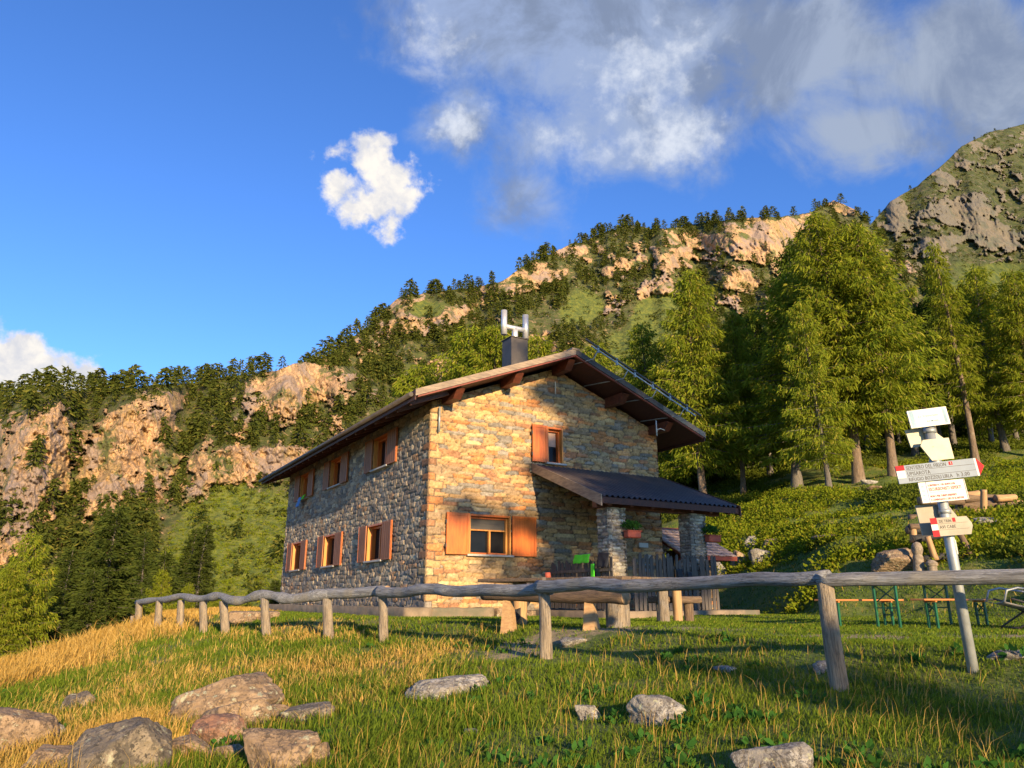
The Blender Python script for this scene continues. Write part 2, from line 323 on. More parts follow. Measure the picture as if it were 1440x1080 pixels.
def mountain_mat(name, k=1.0, grey=0.0):
    q = newmat(name); t = q.n('ShaderNodeTexCoord').outputs['Object']
    rk = q.n('ShaderNodeAttribute', attribute_name='rock').outputs['Fac']; md = q.n('ShaderNodeAttribute', attribute_name='meadow').outputs['Fac']
    n = q.noise(t, .05*k, 8, .65, .4); n2 = q.noise(t, .22*k, 8, .75); n3 = q.noise(q.scale(t, (1, 1, .35)), .6*k, 6, .7)
    r = q.mix(q.ramp(n3, .3, .7), (.27, .165, .09), (.54, .35, .19)); r = q.mix(q.ramp(n, .5, .62), r, (.34, .23, .10)); r = q.mix(q.ramp(n2, .58, .66), r, (.13, .10, .075))
    r = q.mix(q.ramp(q.noise(t, .12*k, 7, .7), .52, .60), r, (.085, .10, .025)); r = q.mix(q.ramp(q.m('ABSOLUTE', q.m('SUBTRACT', q.noise(q.scale(t, (1, 1, .5)), .16*k, 7, .72, .6), .5)), 0, .022, .8, 0), r, (.07, .05, .04)); r = q.mix(q.ramp(q.noise(t, .08*k, 5, .6), .5, .6), r, (.27, .20, .16))
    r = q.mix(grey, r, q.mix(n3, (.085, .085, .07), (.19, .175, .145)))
    g = q.mix(q.ramp(n2, .3, .7), (.022, .036, .008), (.085, .10, .016)); g = q.mix(q.ramp(q.noise(t, .5*k, 6, .75), .50, .60), g, (.11, .095, .035)); g = q.mix(md, g, q.mix(q.ramp(n3, .35, .65), (.05, .08, .012), (.14, .155, .02)))
    sp_ = q.m('MULTIPLY', q.ramp(q.noise(t, .42*k, 7, .75, .5), .56, .62), .8)
    c = q.mix(q.ramp(q.m('ADD', rk, q.m('MULTIPLY', q.m('SUBTRACT', n2, .5), 1.5)), .40, .56), q.mix(q.m('MULTIPLY', sp_, q.m('SUBTRACT', 1.0, md)), g, r), r)
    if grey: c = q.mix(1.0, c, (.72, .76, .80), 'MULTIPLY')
    q.put(q.p.inputs['Base Color'], c); q.p.inputs['Roughness'].default_value = .95; bump(q, n3, .9, 1.2/k); return q.mat
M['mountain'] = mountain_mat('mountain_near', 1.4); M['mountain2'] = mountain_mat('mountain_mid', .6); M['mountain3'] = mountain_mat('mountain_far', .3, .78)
# ------------------------------------------------------------ ground
FENCE = []   # (px, y_top, foot_y, D)
def hgt(x, y):
    x = np.asarray(x, float); y = np.asarray(y, float)
    off = np.interp(x, [-11, -5.2, -2.4, .5], [3.0, 1.5, .25, 0])
    s = -.845*(x-.455)-.535*(y-10.5)-off
    slope = np.interp(x, [-11, -5, 0], [.23, .16, .125])
    z = np.where(s < 0, -.43-.33*sstep(s, -1.5, 0), -.76-slope*np.minimum(s, 9)-.04*np.maximum(s-9, 0))
    z = z+.07*sstep(np.abs(s), 0, 3)*fbm(x*.35, y*.35, 0, 4, 5)+np.where(s > 0, .05, .012)*fbm(x*1.3, y*1.3, 0, 4, 9)
    # right-hand hill
    u = x/np.maximum(y, 1.0)
    toe = np.interp(u, [-.3, 0, .18, .3, .42, .55, .7, 1.2], [60, 40, 31, 24, 18, 15.5, 13.5, 12])
    r = np.maximum(y-toe, 0); side = sstep(u, -.25, .12)
    rise = .285*r*sstep(r, 0, 5); rise = np.where(rise > 14, 14+.25*(rise-14), rise)
    z = z+side*rise*(1+.0*u)+side*sstep(r, 0, 4)*(.55*fbm(x*.28, y*.28, 0, 4, 21)+.16*fbm(x*1.1, y*1.1, 0, 3, 22))
    # left-hand drop into the valley
    cx = np.where(y < 23, -11, np.where(y < 36, -11-.15*(y-23), -12.95+.3*(y-36)))+.5*fbm(y*.3, 0*y, 0, 3, 31)
    d = np.maximum(cx-x, 0); drop = np.minimum(.62*d*sstep(d, 0, 3), 24)
    return z-drop
def hz(x, y): return float(hgt(np.array([x]), np.array([y]))[0])
def on_ground(px, py, dmin=2.5, dmax=80):
    u, t = ut(px, py); D = np.linspace(dmin, dmax, 3000); h = hgt(u*D, D); k = np.where(t*D <= h)[0]
    D0 = D[k[0]] if len(k) else dmax
    return Vector((u*D0, D0, hz(u*D0, D0)))
def dryness(x, y):
    off = np.interp(x, [-11, -5.2, -2.4, .5], [3.0, 1.5, .25, 0]); s = -.845*(x-.455)-.535*(y-10.5)-off
    u = x/np.maximum(y, 1.0); toe = np.interp(u, [-.3, 0, .18, .3, .42, .55, .7, 1.2], [60, 40, 31, 24, 18, 15.5, 13.5, 12])
    lawn = (1-sstep(s, -2.5, .3))*(1-.75*sstep(y-toe, .5, 3))
    w = .30+.8*fbm(x*.5, y*.5, 0, 4, 41)
    mound = sstep(-x, 7.2, 9.6)*sstep(y, 12, 15); low = sstep(-x, 1.8, 3.4)*(1-sstep(y, 7.5, 10.5))*.8
    green = sstep(x, -2.0, 1.5)*.75
    return np.clip(w*(1-lawn*.75)-green*(1-lawn)*.6+mound*1.0+low*.5-.1, 0, 1), lawn, mound
def dirtness(x, y):
    g = np.exp(-(((x-1.2)/3.2)**2+((y-11.6)/1.1)**2))*.72+np.exp(-(((x-4.6)/2.5)**2+((y-9.6)/.7)**2))*.8+np.exp(-(((x-8)/1.5)**2+((y-10)/.6)**2))*.6
    g = g+np.exp(-(((x-6.8)/1.6)**2+((y-16.3)/.5)**2))*.5
    return np.clip(g, 0, 1)
ang = np.concatenate([np.linspace(-math.pi, -.8, 40, endpoint=False), np.linspace(-.8, .8, 420), np.linspace(.8, math.pi, 41)[1:]])
rad = np.concatenate([np.linspace(.3, 40, 330), np.geomspace(40.5, 75, 60), np.geomspace(80, 9000, 26)])
A, Rr = np.meshgrid(ang, rad); GX, GY = Rr*np.sin(A), Rr*np.cos(A); GZ = hgt(GX, GY)
far = sstep(Rr, 75, 140); GZ = GZ*(1-far)+far*(-26)
nr, na = A.shape; I = np.arange(nr*na).reshape(nr, na)
q4 = np.stack([I[:-1, :-1], I[:-1, 1:], I[1:, 1:], I[1:, :-1]], -1).reshape(-1, 4)[:, ::-1]
dr, lw, mo = dryness(GX, GY)
mk('ground', np.stack([GX, GY, GZ], -1).reshape(-1, 3), [q4], M['ground'], smooth=True, attrs={'dry': dr.ravel(), 'dirt': dirtness(GX, GY).ravel()})['kind'] = 'structure'
# ------------------------------------------------------------ mountains
def layer(name, sky_px, t0, r0, av, ar, rocks, meadows, mat, nu, nv, seed, u_px, sk_amp, rgh, rbase, back=(60, 80)):
    pts = sorted(ut(px, py) for px, py in sky_px); su, st_ = np.array([p[0] for p in pts]), np.array([p[1] for p in pts])
    u = np.linspace(u_px[0], u_px[1], nu); v = np.linspace(0, 1, nv)
    ts = np.interp(u, su, st_)+sk_amp*fbm(u*26, 0*u, 0, 6, seed, .62)
    Ug, Vg = np.meshgrid(u, v); Tg = t0+(ts[None]-t0)*Vg
    wu = Ug+.022*fbm(Ug*14, Tg*14, 0, 4, seed+3); wt = Tg+.022*fbm(Ug*14, Tg*14, 3.3, 4, seed+4)
    def mask(lst):
        m_ = np.zeros_like(Ug)
        for px, py, rx, ry, *w in lst:
            uc, tc_ = ut(px, py); u1, _ = ut(px+rx, py); _, t1 = ut(px, py-ry)
            dd = np.sqrt(((wu-uc)/(u1-uc))**2+((wt-tc_)/(t1-tc_))**2); m_ = np.maximum(m_, np.clip(1.25-dd, 0, 1)*(w[0] if w else 1)*2)
        return m_
    base = .62*fbm(Ug*24+Tg*8, Tg*34, 0, 7, seed+7, .68)+.5*fbm(Ug*85+Tg*40, Tg*110-Ug*30, 0, 5, seed+8, .65); rk = .8*mask(rocks); rk = sstep(rk+2.1*base-.15*(rk <= 0), .30, .60)
    rk = np.maximum(rk, sstep(base+rbase, .14, .28)); mdm = np.clip(mask(meadows), 0, 1); rk = rk*(1-.9*sstep(mdm+.6*base, .3, .7))
    md = sstep(mdm+.6*base, .25, .75)
    al = np.tan(np.radians(av+(ar-av)*rk)); dt = np.diff(Tg, axis=0, prepend=Tg[:1])
    lr = np.cumsum(dt/np.maximum(al-Tg, .16), axis=0)
    for _ in range(160): lr[:, 1:-1] = (lr[:, :-2]+lr[:, 1:-1]*2+lr[:, 2:])/4
    r = r0*np.exp(lr)
    n1 = fbm(Ug*22, Tg*18, 0, 7, seed+11, .6); n2 = 1-2*np.abs(fbm(Ug*45+Tg*20, Tg*22, 0, 5, seed+13, .6))+.5*(1-2*np.abs(fbm(Ug*55-Tg*20, Tg*38, 0, 3, seed+14, .5))); n3 = 1-2*np.abs(fbm(Ug*120+Tg*50, Tg*75-Ug*20, 0, 3, seed+17, .5))
    edge = np.clip((1-Vg)*12, .25, 1)
    r = r*(1-edge*(rgh*(.75*n1+.35*n2*rk)*(.6+.5*rk)+.003*rk+rgh*.20*rk*n3))
    P = np.stack([Ug*r, r, Tg*r], -1)
    last = P[-1].copy(); last[:, 1] += back[0]; last[:, 2] -= back[1]; P = np.concatenate([P, last[None]]); n_ = nv+1
    rk2 = np.concatenate([rk, rk[-1:]]); md2 = np.concatenate([md, md[-1:]])
    I = np.arange(n_*nu).reshape(n_, nu); q = np.stack([I[:-1, :-1], I[:-1, 1:], I[1:, 1:], I[1:, :-1]], -1).reshape(-1, 4)
    mk(name, P.reshape(-1, 3), [q], mat, smooth=True, attrs={'rock': rk2.ravel(), 'meadow': md2.ravel()})['kind'] = 'structure'
    return P[:-1], rk, md
u0, _ = ut(-160, 540); u1, _ = ut(690, 600)
L1 = layer('cliff_hillside', [(-160,590), (0,562), (60,552), (130,548), (200,545), (300,535), (380,522), (430,508), (500,514), (560,545), (620,600), (700,690)], -.16, 100, 37, 66,
    [(50,650,72,78), (165,640,75,80), (10,790,42,55), (60,705,30,30), (430,545,78,36), (340,670,66,62), (300,700,40,28), (230,575,25,14), (150,595,30,16,.8), (395,640,60,30,.8)],
    [(345,780,110,95), (300,840,80,60)], M['mountain'], 900, 460, 100, (u0, u1), .006, .034, -.04)
u0, _ = ut(280, 540); u1, _ = ut(1600, 300)
L2 = layer('forested_mountain', [(280,640), (400,540), (450,505), (520,455), (560,420), (600,410), (660,407), (700,398), (730,378), (800,346), (850,326), (880,314), (910,322), (960,318), (1020,308), (1100,303), (1140,296), (1172,281), (1205,296), (1240,330), (1300,390), (1400,440), (1600,500)], .0, 270, 43, 64,
    [(1060,338,62,32,.8), (1000,345,40,22,.7), (1040,395,30,26,.9), (920,412,26,24,.9), (690,410,40,12,.8), (800,355,40,12,.8), (630,440,50,22,.6), (560,460,40,18,.6), (1175,290,26,14), (760,395,45,15,.6), (880,375,36,16,.7), (1115,325,50,18,.7), (960,370,40,16,.7)],
    [(930,455,36,36), (820,430,40,30,.8), (600,430,30,14,.6), (900,500,40,40,.7)], M['mountain2'], 1150, 420, 200, (u0, u1), .006, .020, .03)
u0, _ = ut(1150, 300); u1, _ = ut(1800, 200)
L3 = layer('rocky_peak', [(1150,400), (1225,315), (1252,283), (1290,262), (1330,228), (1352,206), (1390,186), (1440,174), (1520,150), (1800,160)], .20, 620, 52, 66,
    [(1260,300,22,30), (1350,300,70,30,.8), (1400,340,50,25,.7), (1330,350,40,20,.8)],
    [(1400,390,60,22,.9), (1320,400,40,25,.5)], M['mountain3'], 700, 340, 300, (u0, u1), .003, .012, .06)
# ------------------------------------------------------------ trees
def strips(base, d, side, L, w, tip=.35):
    n = len(base); d = d/np.linalg.norm(d, axis=1, keepdims=True)
    side = side-d*np.sum(side*d, 1, keepdims=True); side /= np.linalg.norm(side, axis=1, keepdims=True)+1e-9
    e = base+d*L[:, None]; m_ = base+d*(L*.45)[:, None]; sw_ = side*w[:, None]
    V = np.stack([base-sw_*.4, base+sw_*.4, m_+sw_, e+sw_*tip, e-sw_*tip, m_-sw_], 1).reshape(-1, 3); i = np.arange(n)[:, None]*6
    return V, np.concatenate([i+np.array([[0, 1, 2, 5]]), i+np.array([[5, 2, 3, 4]])])
def conifer(seed, H=16., R=3.2, nb=110, k=50, style='larch', low=.1, bend=.3, sl=(.25, .55), sw_=(.035, .07), dens_top=.9):
    r = np.random.default_rng(seed); nseg = 14
    tz = np.linspace(0, 1, nseg); ph = r.uniform(0, 6.28); tx = bend*np.sin(tz*2.6+ph)-bend*math.sin(ph); ty = bend*np.cos(tz*2.1+ph)-bend*math.cos(ph)
    TP = np.stack([tx, ty, tz*H], 1); TP[0, 2] = -.5
    def tp(h): return np.array([np.interp(h, tz, TP[:, c]) for c in range(3)]).T
    r0 = H*.0135
    mbv, mbf, nv_ = [], [], 0
    def tube(pts, rs, n=7):
        nonlocal nv_
        pts = np.asarray(pts); a = np.linspace(0, 2*np.pi, n, endpoint=False)
        d = np.gradient(pts, axis=0); d /= np.linalg.norm(d, axis=1, keepdims=True)+1e-9
        up = np.where(np.abs(d[:, 2:3]) > .9, [[1., 0, 0]], [[0, 0, 1.]]); x = np.cross(up, d); x /= np.linalg.norm(x, axis=1, keepdims=True); y = np.cross(d, x)
        V = pts[:, None]+(x[:, None]*np.cos(a)[None, :, None]+y[:, None]*np.sin(a)[None, :, None])*np.asarray(rs)[:, None, None]
        I = np.arange(len(pts)*n).reshape(len(pts), n); J = np.roll(I, -1, 1)
        mbv.append(V.reshape(-1, 3)); mbf.append(np.stack([I[:-1], J[:-1], J[1:], I[1:]], -1).reshape(-1, 4)+nv_); nv_ += len(pts)*n
    tube(TP, r0*(1-tz)**.8*(1+.5*np.exp(-tz*30))+.012)
    FV, FF, fn = [], [], 0; az = 0
    for i in range(nb):
        hn = low+(1-low-.015)*((i+.5*r.random())/nb)**dens_top; az += 2.4+r.uniform(-.5, .5)
        prof = min(1, (1-hn)**.55*1.05)*(.55+.45*min(1, (hn-low+.06)/.16)); L = R*prof*r.uniform(.45, 1.15)+.15
        if r.random() < .06: L *= 1.25
        rise = (-.30+.95*hn+r.uniform(-.15, .15)) if style == 'larch' else (-.15+.55*hn+r.uniform(-.1, .1))
        out = np.array([math.cos(az), math.sin(az), 0]); lat = np.array([-out[1], out[0], 0]); s0 = tp(hn)
        t = np.linspace(0, 1, 5); cur = .30 if style == 'larch' else .22
        def bp(tt): return s0+out*(L*tt)[:, None]+lat*(.12*L*np.sin(tt*3+i))[:, None]+np.array([0, 0, 1.])*((rise*L*tt)-cur*L*tt**2*(1.2-.9*tt))[:, None]
        if L > .8: tube(bp(t), (.012+.012*L)*(1-t*.85), 4)
        m_ = max(8, int(L*k*(1.1 if hn > .5 else 1))); tt = r.random(m_)**.72*.95+.05
        wd = .34*L*(1-.75*tt)+.12
        sgn = r.uniform(-1, 1, m_); base = bp(tt)+lat*(sgn*wd)[:, None]+np.array([0, 0, 1.])*(r.uniform(-.34, .12, m_)-.05*np.abs(sgn)*L*.3)[:, None]
        g = r.normal(size=(m_, 3))
        if style == 'larch': d = out*.35+lat*sgn[:, None]*.45+np.array([0, 0, -1.])*r.uniform(.15, 1.15, m_)[:, None]+g*.22
        else: d = out*.8+lat*sgn[:, None]*.9+np.array([0, 0, -1.])*r.uniform(-.1, .55, m_)[:, None]+g*.15
        V, F = strips(base, d, r.normal(size=(m_, 3)), r.uniform(*sl, m_)*(.75+.1*min(L, 3)), r.uniform(*sw_, m_)); FV.append(V); FF.append(F+fn); fn += len(V)
    # leader tuft
    m_ = 40; base = tp(np.full(m_, .97))+r.normal(size=(m_, 3))*[.08, .08, .25]
    V, F = strips(base, r.normal(size=(m_, 3))*.4+[0, 0, .6], r.normal(size=(m_, 3)), r.uniform(*sl, m_)*.7, r.uniform(*sw_, m_)); FV.append(V); FF.append(F+fn)
    return (np.concatenate(mbv), np.concatenate(mbf)), (np.concatenate(FV), np.concatenate(FF))
def meshdata(name, VF, mat, smooth=False):
    o = mk(name, VF[0], [VF[1]], mat, smooth=smooth); d = o.data; bpy.data.objects.remove(o); return d
KINDS = {}
def kind(key, mat, bark, **kw):
    t, c = conifer(**kw); KINDS[key] = (meshdata('trunk', t, M[bark], True), meshdata('crown', c, M[mat]), kw.get('H', 16.))
kind('larchA', 'larch', 'bark', seed=1, H=17, R=3.7, nb=180, k=54, low=.22, sw_=(.02, .046), sl=(.2, .5))
kind('larchB', 'larch', 'bark', seed=2, H=17, R=3.2, nb=170, k=54, low=.18, sw_=(.02, .046), sl=(.2, .5), bend=.5)
kind('larchC', 'larch', 'bark_grey', seed=3, H=14, R=2.9, nb=140, k=56, low=.15, sw_=(.02, .044), sl=(.18, .42))
kind('darkA', 'larch_shaded', 'bark_grey', seed=4, H=17, R=2.9, nb=100, k=46, low=.28, bend=.4)
kind('darkB', 'larch_shaded', 'bark_grey', seed=5, H=16, R=2.5, nb=90, k=46, low=.35, bend=.2)
kind('bare', 'larch_shaded', 'bark_grey', seed=24, H=20, R=3.8, nb=120, k=44, low=.47, bend=.2)  # added shade tree, crown kept high so its shadow clears the lawn tables
kind('darkC', 'larch_shaded', 'bark_grey', seed=14, H=14, R=3.2, nb=110, k=40, low=.02, bend=.2)
kind('thin', 'larch', 'bark', seed=8, H=17, R=1.9, nb=95, k=50, low=.25, sw_=(.02, .046), bend=.4)
kind('spruceA', 'spruce', 'bark_grey', seed=6, H=13, R=3.4, nb=130, k=62, style='spruce', low=.03, sl=(.2, .42), sw_=(.035, .065), dens_top=.85)
kind('spruceB', 'spruce', 'bark_grey', seed=7, H=13, R=2.2, nb=120, k=62, style='spruce', low=.03, sl=(.2, .4), sw_=(.03, .06), dens_top=.85)
def tree(key, loc, H, rz, label, group, name=None, cat=None, wide=1.0):
    t, c, h0 = KINDS[key]; sp = key.startswith('spruce')
    o = empty(name or ('spruce_tree' if sp else 'larch_tree'), loc, rz, label, cat or 'tree', group); s = H/h0; o.scale = (s*wide, s*wide, s)
    for nm, d in (('trunk', t), ('crown', c)):
        p = link(bpy.data.objects.new(nm, d)); p.parent = o
    return o
def tree_px(key, px, base_y, top_y, D, rz, label, group, wide=1.0, sink=0.0, **kw):
    ub, _ = ut(px, base_y); x = ub*D; z = hz(x, D); _, tt = ut(px, top_y)
    return tree(key, (x, D, z-sink), max(2.0, tt*D-z), rz, label, group, wide=wide, **kw)
G1 = 'larches standing on the slope behind the house'
tree_px('larchB', 1206, 670, 308, 41, .3, 'tall bright larch with grey trunk base, left of the one with the orange lit trunk', G1, 1.25)
tree_px('larchA', 1256, 668, 318, 40, 2.1, 'tall bright larch with long bare orange lit trunk just left of the signpost', G1, 1.15)
tree_px('larchC', 1120, 680, 395, 44, 1.0, 'broad larch left of the tall bright pair, crown hanging to the ground', G1, 1.55)
tree_px('larchB', 990, 690, 372, 46, 4.0, 'upright larch rising over the right end of the house roof', G1, 1.1)
tree_px('larchC', 925, 690, 455, 52, 5.0, 'shorter larch peeping over the right roof slope', G1, 1.2)
tree_px('larchA', 1045, 690, 440, 48, 3.3, 'rounded larch between the roof end and the broad larch', G1, 1.0)
tree_px('thin', 1372, 650, 343, 44, .5, 'slim pale larch right of the signpost with a thin drooping crown', G1, 1.0)
tree_px('larchC', 1412, 620, 372, 46, 2.5, 'larch near the right edge behind the slim pale one', G1, 1.15)
tree_px('larchB', 1450, 615, 385, 44, 1.7, 'larch cut by the right edge of the picture', G1, 1.1)
tree_px('larchC', 1165, 675, 420, 38.5, 4.4, 'low young larch in front of the tall bright pair', G1, .95)
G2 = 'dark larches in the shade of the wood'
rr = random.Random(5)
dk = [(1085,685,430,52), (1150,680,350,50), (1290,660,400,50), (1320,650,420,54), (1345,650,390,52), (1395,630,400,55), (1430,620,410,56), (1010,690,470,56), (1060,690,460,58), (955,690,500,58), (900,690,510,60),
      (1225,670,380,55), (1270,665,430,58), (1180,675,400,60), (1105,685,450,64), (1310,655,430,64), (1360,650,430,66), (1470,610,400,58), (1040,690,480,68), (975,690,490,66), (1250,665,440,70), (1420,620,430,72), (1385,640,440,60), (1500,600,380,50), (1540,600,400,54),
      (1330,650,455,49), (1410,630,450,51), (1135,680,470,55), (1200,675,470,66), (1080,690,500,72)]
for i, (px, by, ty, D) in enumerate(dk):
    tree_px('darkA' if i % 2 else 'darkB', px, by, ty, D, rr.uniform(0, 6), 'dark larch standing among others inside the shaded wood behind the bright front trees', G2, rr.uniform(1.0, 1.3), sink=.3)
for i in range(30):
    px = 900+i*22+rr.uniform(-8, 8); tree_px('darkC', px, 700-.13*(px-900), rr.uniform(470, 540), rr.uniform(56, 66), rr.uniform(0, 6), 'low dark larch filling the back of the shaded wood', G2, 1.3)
G3 = 'larches behind the house roof'
for px, ty, D, lb, k_ in ((640,462,62,'drooping larch showing above the left roof slope, left of the chimney','larchC'), (700,452,60,'drooping larch right behind the chimney','larchA'), (770,470,64,'larch top right of the steel chimney cap','larchC'), (590,505,68,'small larch top farthest left above the roof line','larchB'), (850,480,66,'larch top above the roof ridge end','larchC')):
    tree_px(k_, px, 600, ty, D, px*.7, lb, G3, 1.35)
G4 = 'conifers on the valley slope left of the house'
def left_tree(key, px, ty, D, H, lb, wide=1.0):
    u, t = ut(px, ty); x = u*D; z = t*D-H; tree(key, (x, D, z), H, px*.37, lb, G4, wide=wide)
left_tree('spruceA', 172, 712, 40, 9.0, 'large dark spruce behind the far end of the fence', 1.0)
left_tree('larchC', 52, 748, 36, 9.5, 'bright yellow green larch at the left edge behind the golden grass', 1.05)
left_tree('spruceB', 232, 775, 46, 9.0, 'dark spruce just right of the large one', 1.1)
left_tree('spruceB', 105, 770, 48, 10.0, 'dark spruce between the bright larch and the large spruce', 1.1)
left_tree('spruceA', -10, 800, 44, 9.0, 'spruce cut by the left edge of the picture', .9)
left_tree('larchB', 12, 790, 33, 7.0, 'small larch low at the left edge', 1.2)
left_tree('spruceB', 212, 748, 62, 11.0, 'slender spruce rising behind the large dark one', .9)
left_tree('spruceB', 290, 735, 78, 9.5, 'dark spruce in the pair on the edge of the meadow', 1.2)
left_tree('spruceB', 272, 742, 80, 9.5, 'second spruce of the pair beside the meadow, left one', 1.2)
left_tree('spruceA', 130, 800, 38, 6.5, 'low spruce in front of the large dark spruce', .9)
left_tree('larchC', 225, 800, 44, 7.5, 'young larch behind the fence posts', .9)
left_tree('larchC', 330, 838, 60, 4.5, 'little bright larch on the meadow beyond the fence', 1.0)
left_tree('larchB', 300, 830, 56, 5.0, 'little larch behind the leftmost fence posts on the meadow', 1.1)
left_tree('spruceA', 385, 815, 64, 5.0, 'small dark spruce beside the far corner of the house', 1.1)
left_tree('larchC', 262, 820, 50, 6.0, 'small larch in the hollow behind the fence', 1.0)
left_tree('spruceB', 85, 835, 40, 6.0, 'small dark spruce beside the golden grass', 1.2)
# unseen trees added behind the photographer only to throw the evening shade
G5 = 'conifers added behind the photographer for their shade'
for i, (x, y, H, k_, w_) in enumerate([(21.0,-15,21.5,'bare',1.6), (10.5,-10,5.1,'spruceB',1.4), (5.2,-10.5,4.6,'spruceB',1.5), (3.2,-11,4.5,'spruceB',1.5), (16.5,-8,4.2,'spruceB',1.4), (12,-12.5,4.6,'spruceA',1.1), (8.8,-12,4.6,'spruceA',1.1), (-2.6,-6,2.3,'spruceB',1.5)]):
    tree(k_, (x, y, hz(x, y)), H, i*1.3, 'unseen conifer added behind the photographer to cast evening shade', G5, wide=w_)
# small hillside conifers
def small_conifer(seed, nb=46, per=26, R=.2, big=1.0):
    r = np.random.default_rng(seed); FV, FF, fn = [], [], 0
    low = .06+.1*r.random(); az = 0
    for i in range(nb):
        hn = low+(1-low)*(i/nb)**.95; az += 2.4; L = R*(1-hn)**.7*r.uniform(.6, 1.25)+.015; out = np.array([math.cos(az), math.sin(az), 0]); lat = np.array([-out[1], out[0], 0])
        m_ = per; tt = r.random(m_)**.7; s = r.uniform(-1, 1, m_)
        base = np.array([0, 0, hn])+out*(L*tt)[:, None]+lat*(s*.4*L)[:, None]+np.array([0, 0, 1])*(r.normal(size=m_)*.008-.25*L*tt)[:, None]
        V, F = strips(base, out*.5+lat*s[:, None]*.6+np.array([0, 0, -.45])+r.normal(size=(m_, 3))*.25, r.normal(size=(m_, 3)), r.uniform(.04, .085, m_)*big, r.uniform(.007, .014, m_)*big, .4)
        FV.append(V); FF.append(F+fn); fn += len(V)
    nf = sum(len(f) for f in FF)
    a = np.linspace(0, 2*np.pi, 5)[:4]; T0 = np.stack([np.cos(a)*.012, np.sin(a)*.012, a*0-.03], 1); T1 = np.array([[0, 0, .97]])
    V = np.concatenate(FV+[T0, T1]); tr = np.array([[fn+j, fn+(j+1) % 4, fn+4] for j in range(4)])
    return V, np.concatenate(FF), tr
SC = [small_conifer(s, R=rr_) for s, rr_ in ((1, .22), (2, .27), (3, .33), (4, .20), (5, .42))]
SCF = [small_conifer(s+10, 18, 9, rr_, 2.3) for s, rr_ in ((1, .22), (2, .27), (3, .33), (4, .20), (5, .42))]
SD = []
for V, F, T_ in SC:
    o = mk('hillside_conifer', V, [F, T_], [M['hillfir'], M['bark_grey']], midx=np.r_[np.zeros(len(F)), np.ones(len(T_))]); SD.append(o.data); bpy.data.objects.remove(o)
def scatter(Lr, n, seed, rmax, hrange, mthr=.35, top=0.0):
    P, rk, md = Lr; r = np.random.default_rng(seed); nv, nu = rk.shape
    cover = fbm(np.arange(nu)[None]*.02+0*rk, np.arange(nv)[:, None]*.03+0*rk, 0, 4, seed)
    j = np.where(r.random(n*6) < top, nv-1-(r.random(n*6)*6).astype(int), (r.random(n*6)*nv).astype(int)); i = r.integers(2, nu-2, n*6)
    ok = (rk[j, i] < rmax) & (md[j, i] < mthr) & (cover[j, i]+r.random(n*6)*.7 > .0) | (r.random(n*6) < .02)
    ok |= (j > nv-7) & (r.random(n*6) < .10); j, i = j[ok][:n], i[ok][:n]; H = r.uniform(*hrange, len(j)); return P[j, i], H, r.integers(0, 5, len(j)), r.uniform(0, 6.28, len(j)), r.uniform(.85, 1.35, len(j))
TR = []
for a in (scatter(L1, 2000, 11, .38, (2.6, 6.2), mthr=.2, top=.06), scatter(L2, 6500, 12, .75, (3.5, 12.0), top=.03), scatter(L3, 900, 13, .4, (4, 9))):
    TR.append(a)
Pp = np.concatenate([a[0] for a in TR]); Hh = np.concatenate([a[1] for a in TR]); Kk = np.concatenate([a[2] for a in TR]); Zz = np.concatenate([a[3] for a in TR]); Ww = np.concatenate([a[4] for a in TR])
app = Hh/np.linalg.norm(Pp, axis=1); vis = (Pp[:, 0]/Pp[:, 1] > -.78) & (Pp[:, 0]/Pp[:, 1] < .8)
order = np.argsort(-(app*vis)); solo = order[:300]; rest = order[300:]
for q_ in solo:
    o = link(bpy.data.objects.new('hillside_conifer', SD[Kk[q_]])); o.location = Pp[q_]; o.rotation_euler = (0, 0, Zz[q_]); o.scale = (Hh[q_]*Ww[q_], Hh[q_]*Ww[q_], Hh[q_])
    tag(o, 'small dark conifer growing on the forested hillside behind the house', 'tree', 'conifers covering the hillside')
Vs, Fs, Ts, n0 = [], [], [], 0
for q_ in rest:
    V, F, T_ = SCF[Kk[q_]]; c, s = math.cos(Zz[q_]), math.sin(Zz[q_]); W_ = V@np.array([[c, s, 0], [-s, c, 0], [0, 0, 1]])*[Hh[q_]*Ww[q_], Hh[q_]*Ww[q_], Hh[q_]]+Pp[q_]
    Vs.append(W_); Fs.append(F+n0); Ts.append(T_+n0); n0 += len(V)
tag(mk('hillside_forest', np.concatenate(Vs), [np.concatenate(Fs), np.concatenate(Ts)], M['hillfir']), 'conifer forest covering the far mountain slopes', 'forest', kind='stuff')
# low scrub on the hillsides
def leafballs(C, rad_, per, seed, lsz, flat=.7):
    r = np.random.default_rng(seed); n = len(C); d = r.normal(size=(n, per, 3)); d /= np.linalg.norm(d, axis=2, keepdims=True); d[..., 2] = np.abs(d[..., 2])
    base = (C[:, None]+d*rad_[:, None, None]*r.uniform(.65, 1.05, (n, per, 1))*[1, 1, flat]).reshape(-1, 3)
    ls = (np.repeat(lsz*np.ones(n), per))*r.uniform(.6, 1.3, n*per); dd = d.reshape(-1, 3)+r.normal(size=(n*per, 3))*.7
    return strips(base, dd, r.normal(size=(n*per, 3)), ls, ls*.34, .2)
def scrub(Lr, n, seed, rr__, mat, label, rmx):
    P, rk, md = Lr; r = np.random.default_rng(seed); nv, nu = rk.shape; j = r.integers(0, nv, n*3); i = r.integers(0, nu, n*3)
    ok = (rk[j, i] < rmx) | (r.random(n*3) < .12); j, i = j[ok][:n], i[ok][:n]; ra = r.uniform(*rr__, len(j)); V, F = leafballs(P[j, i], ra, 26, seed, ra*.45)
    tag(mk('hillside_scrub', V, [F], mat), label, 'scrub', kind='stuff')
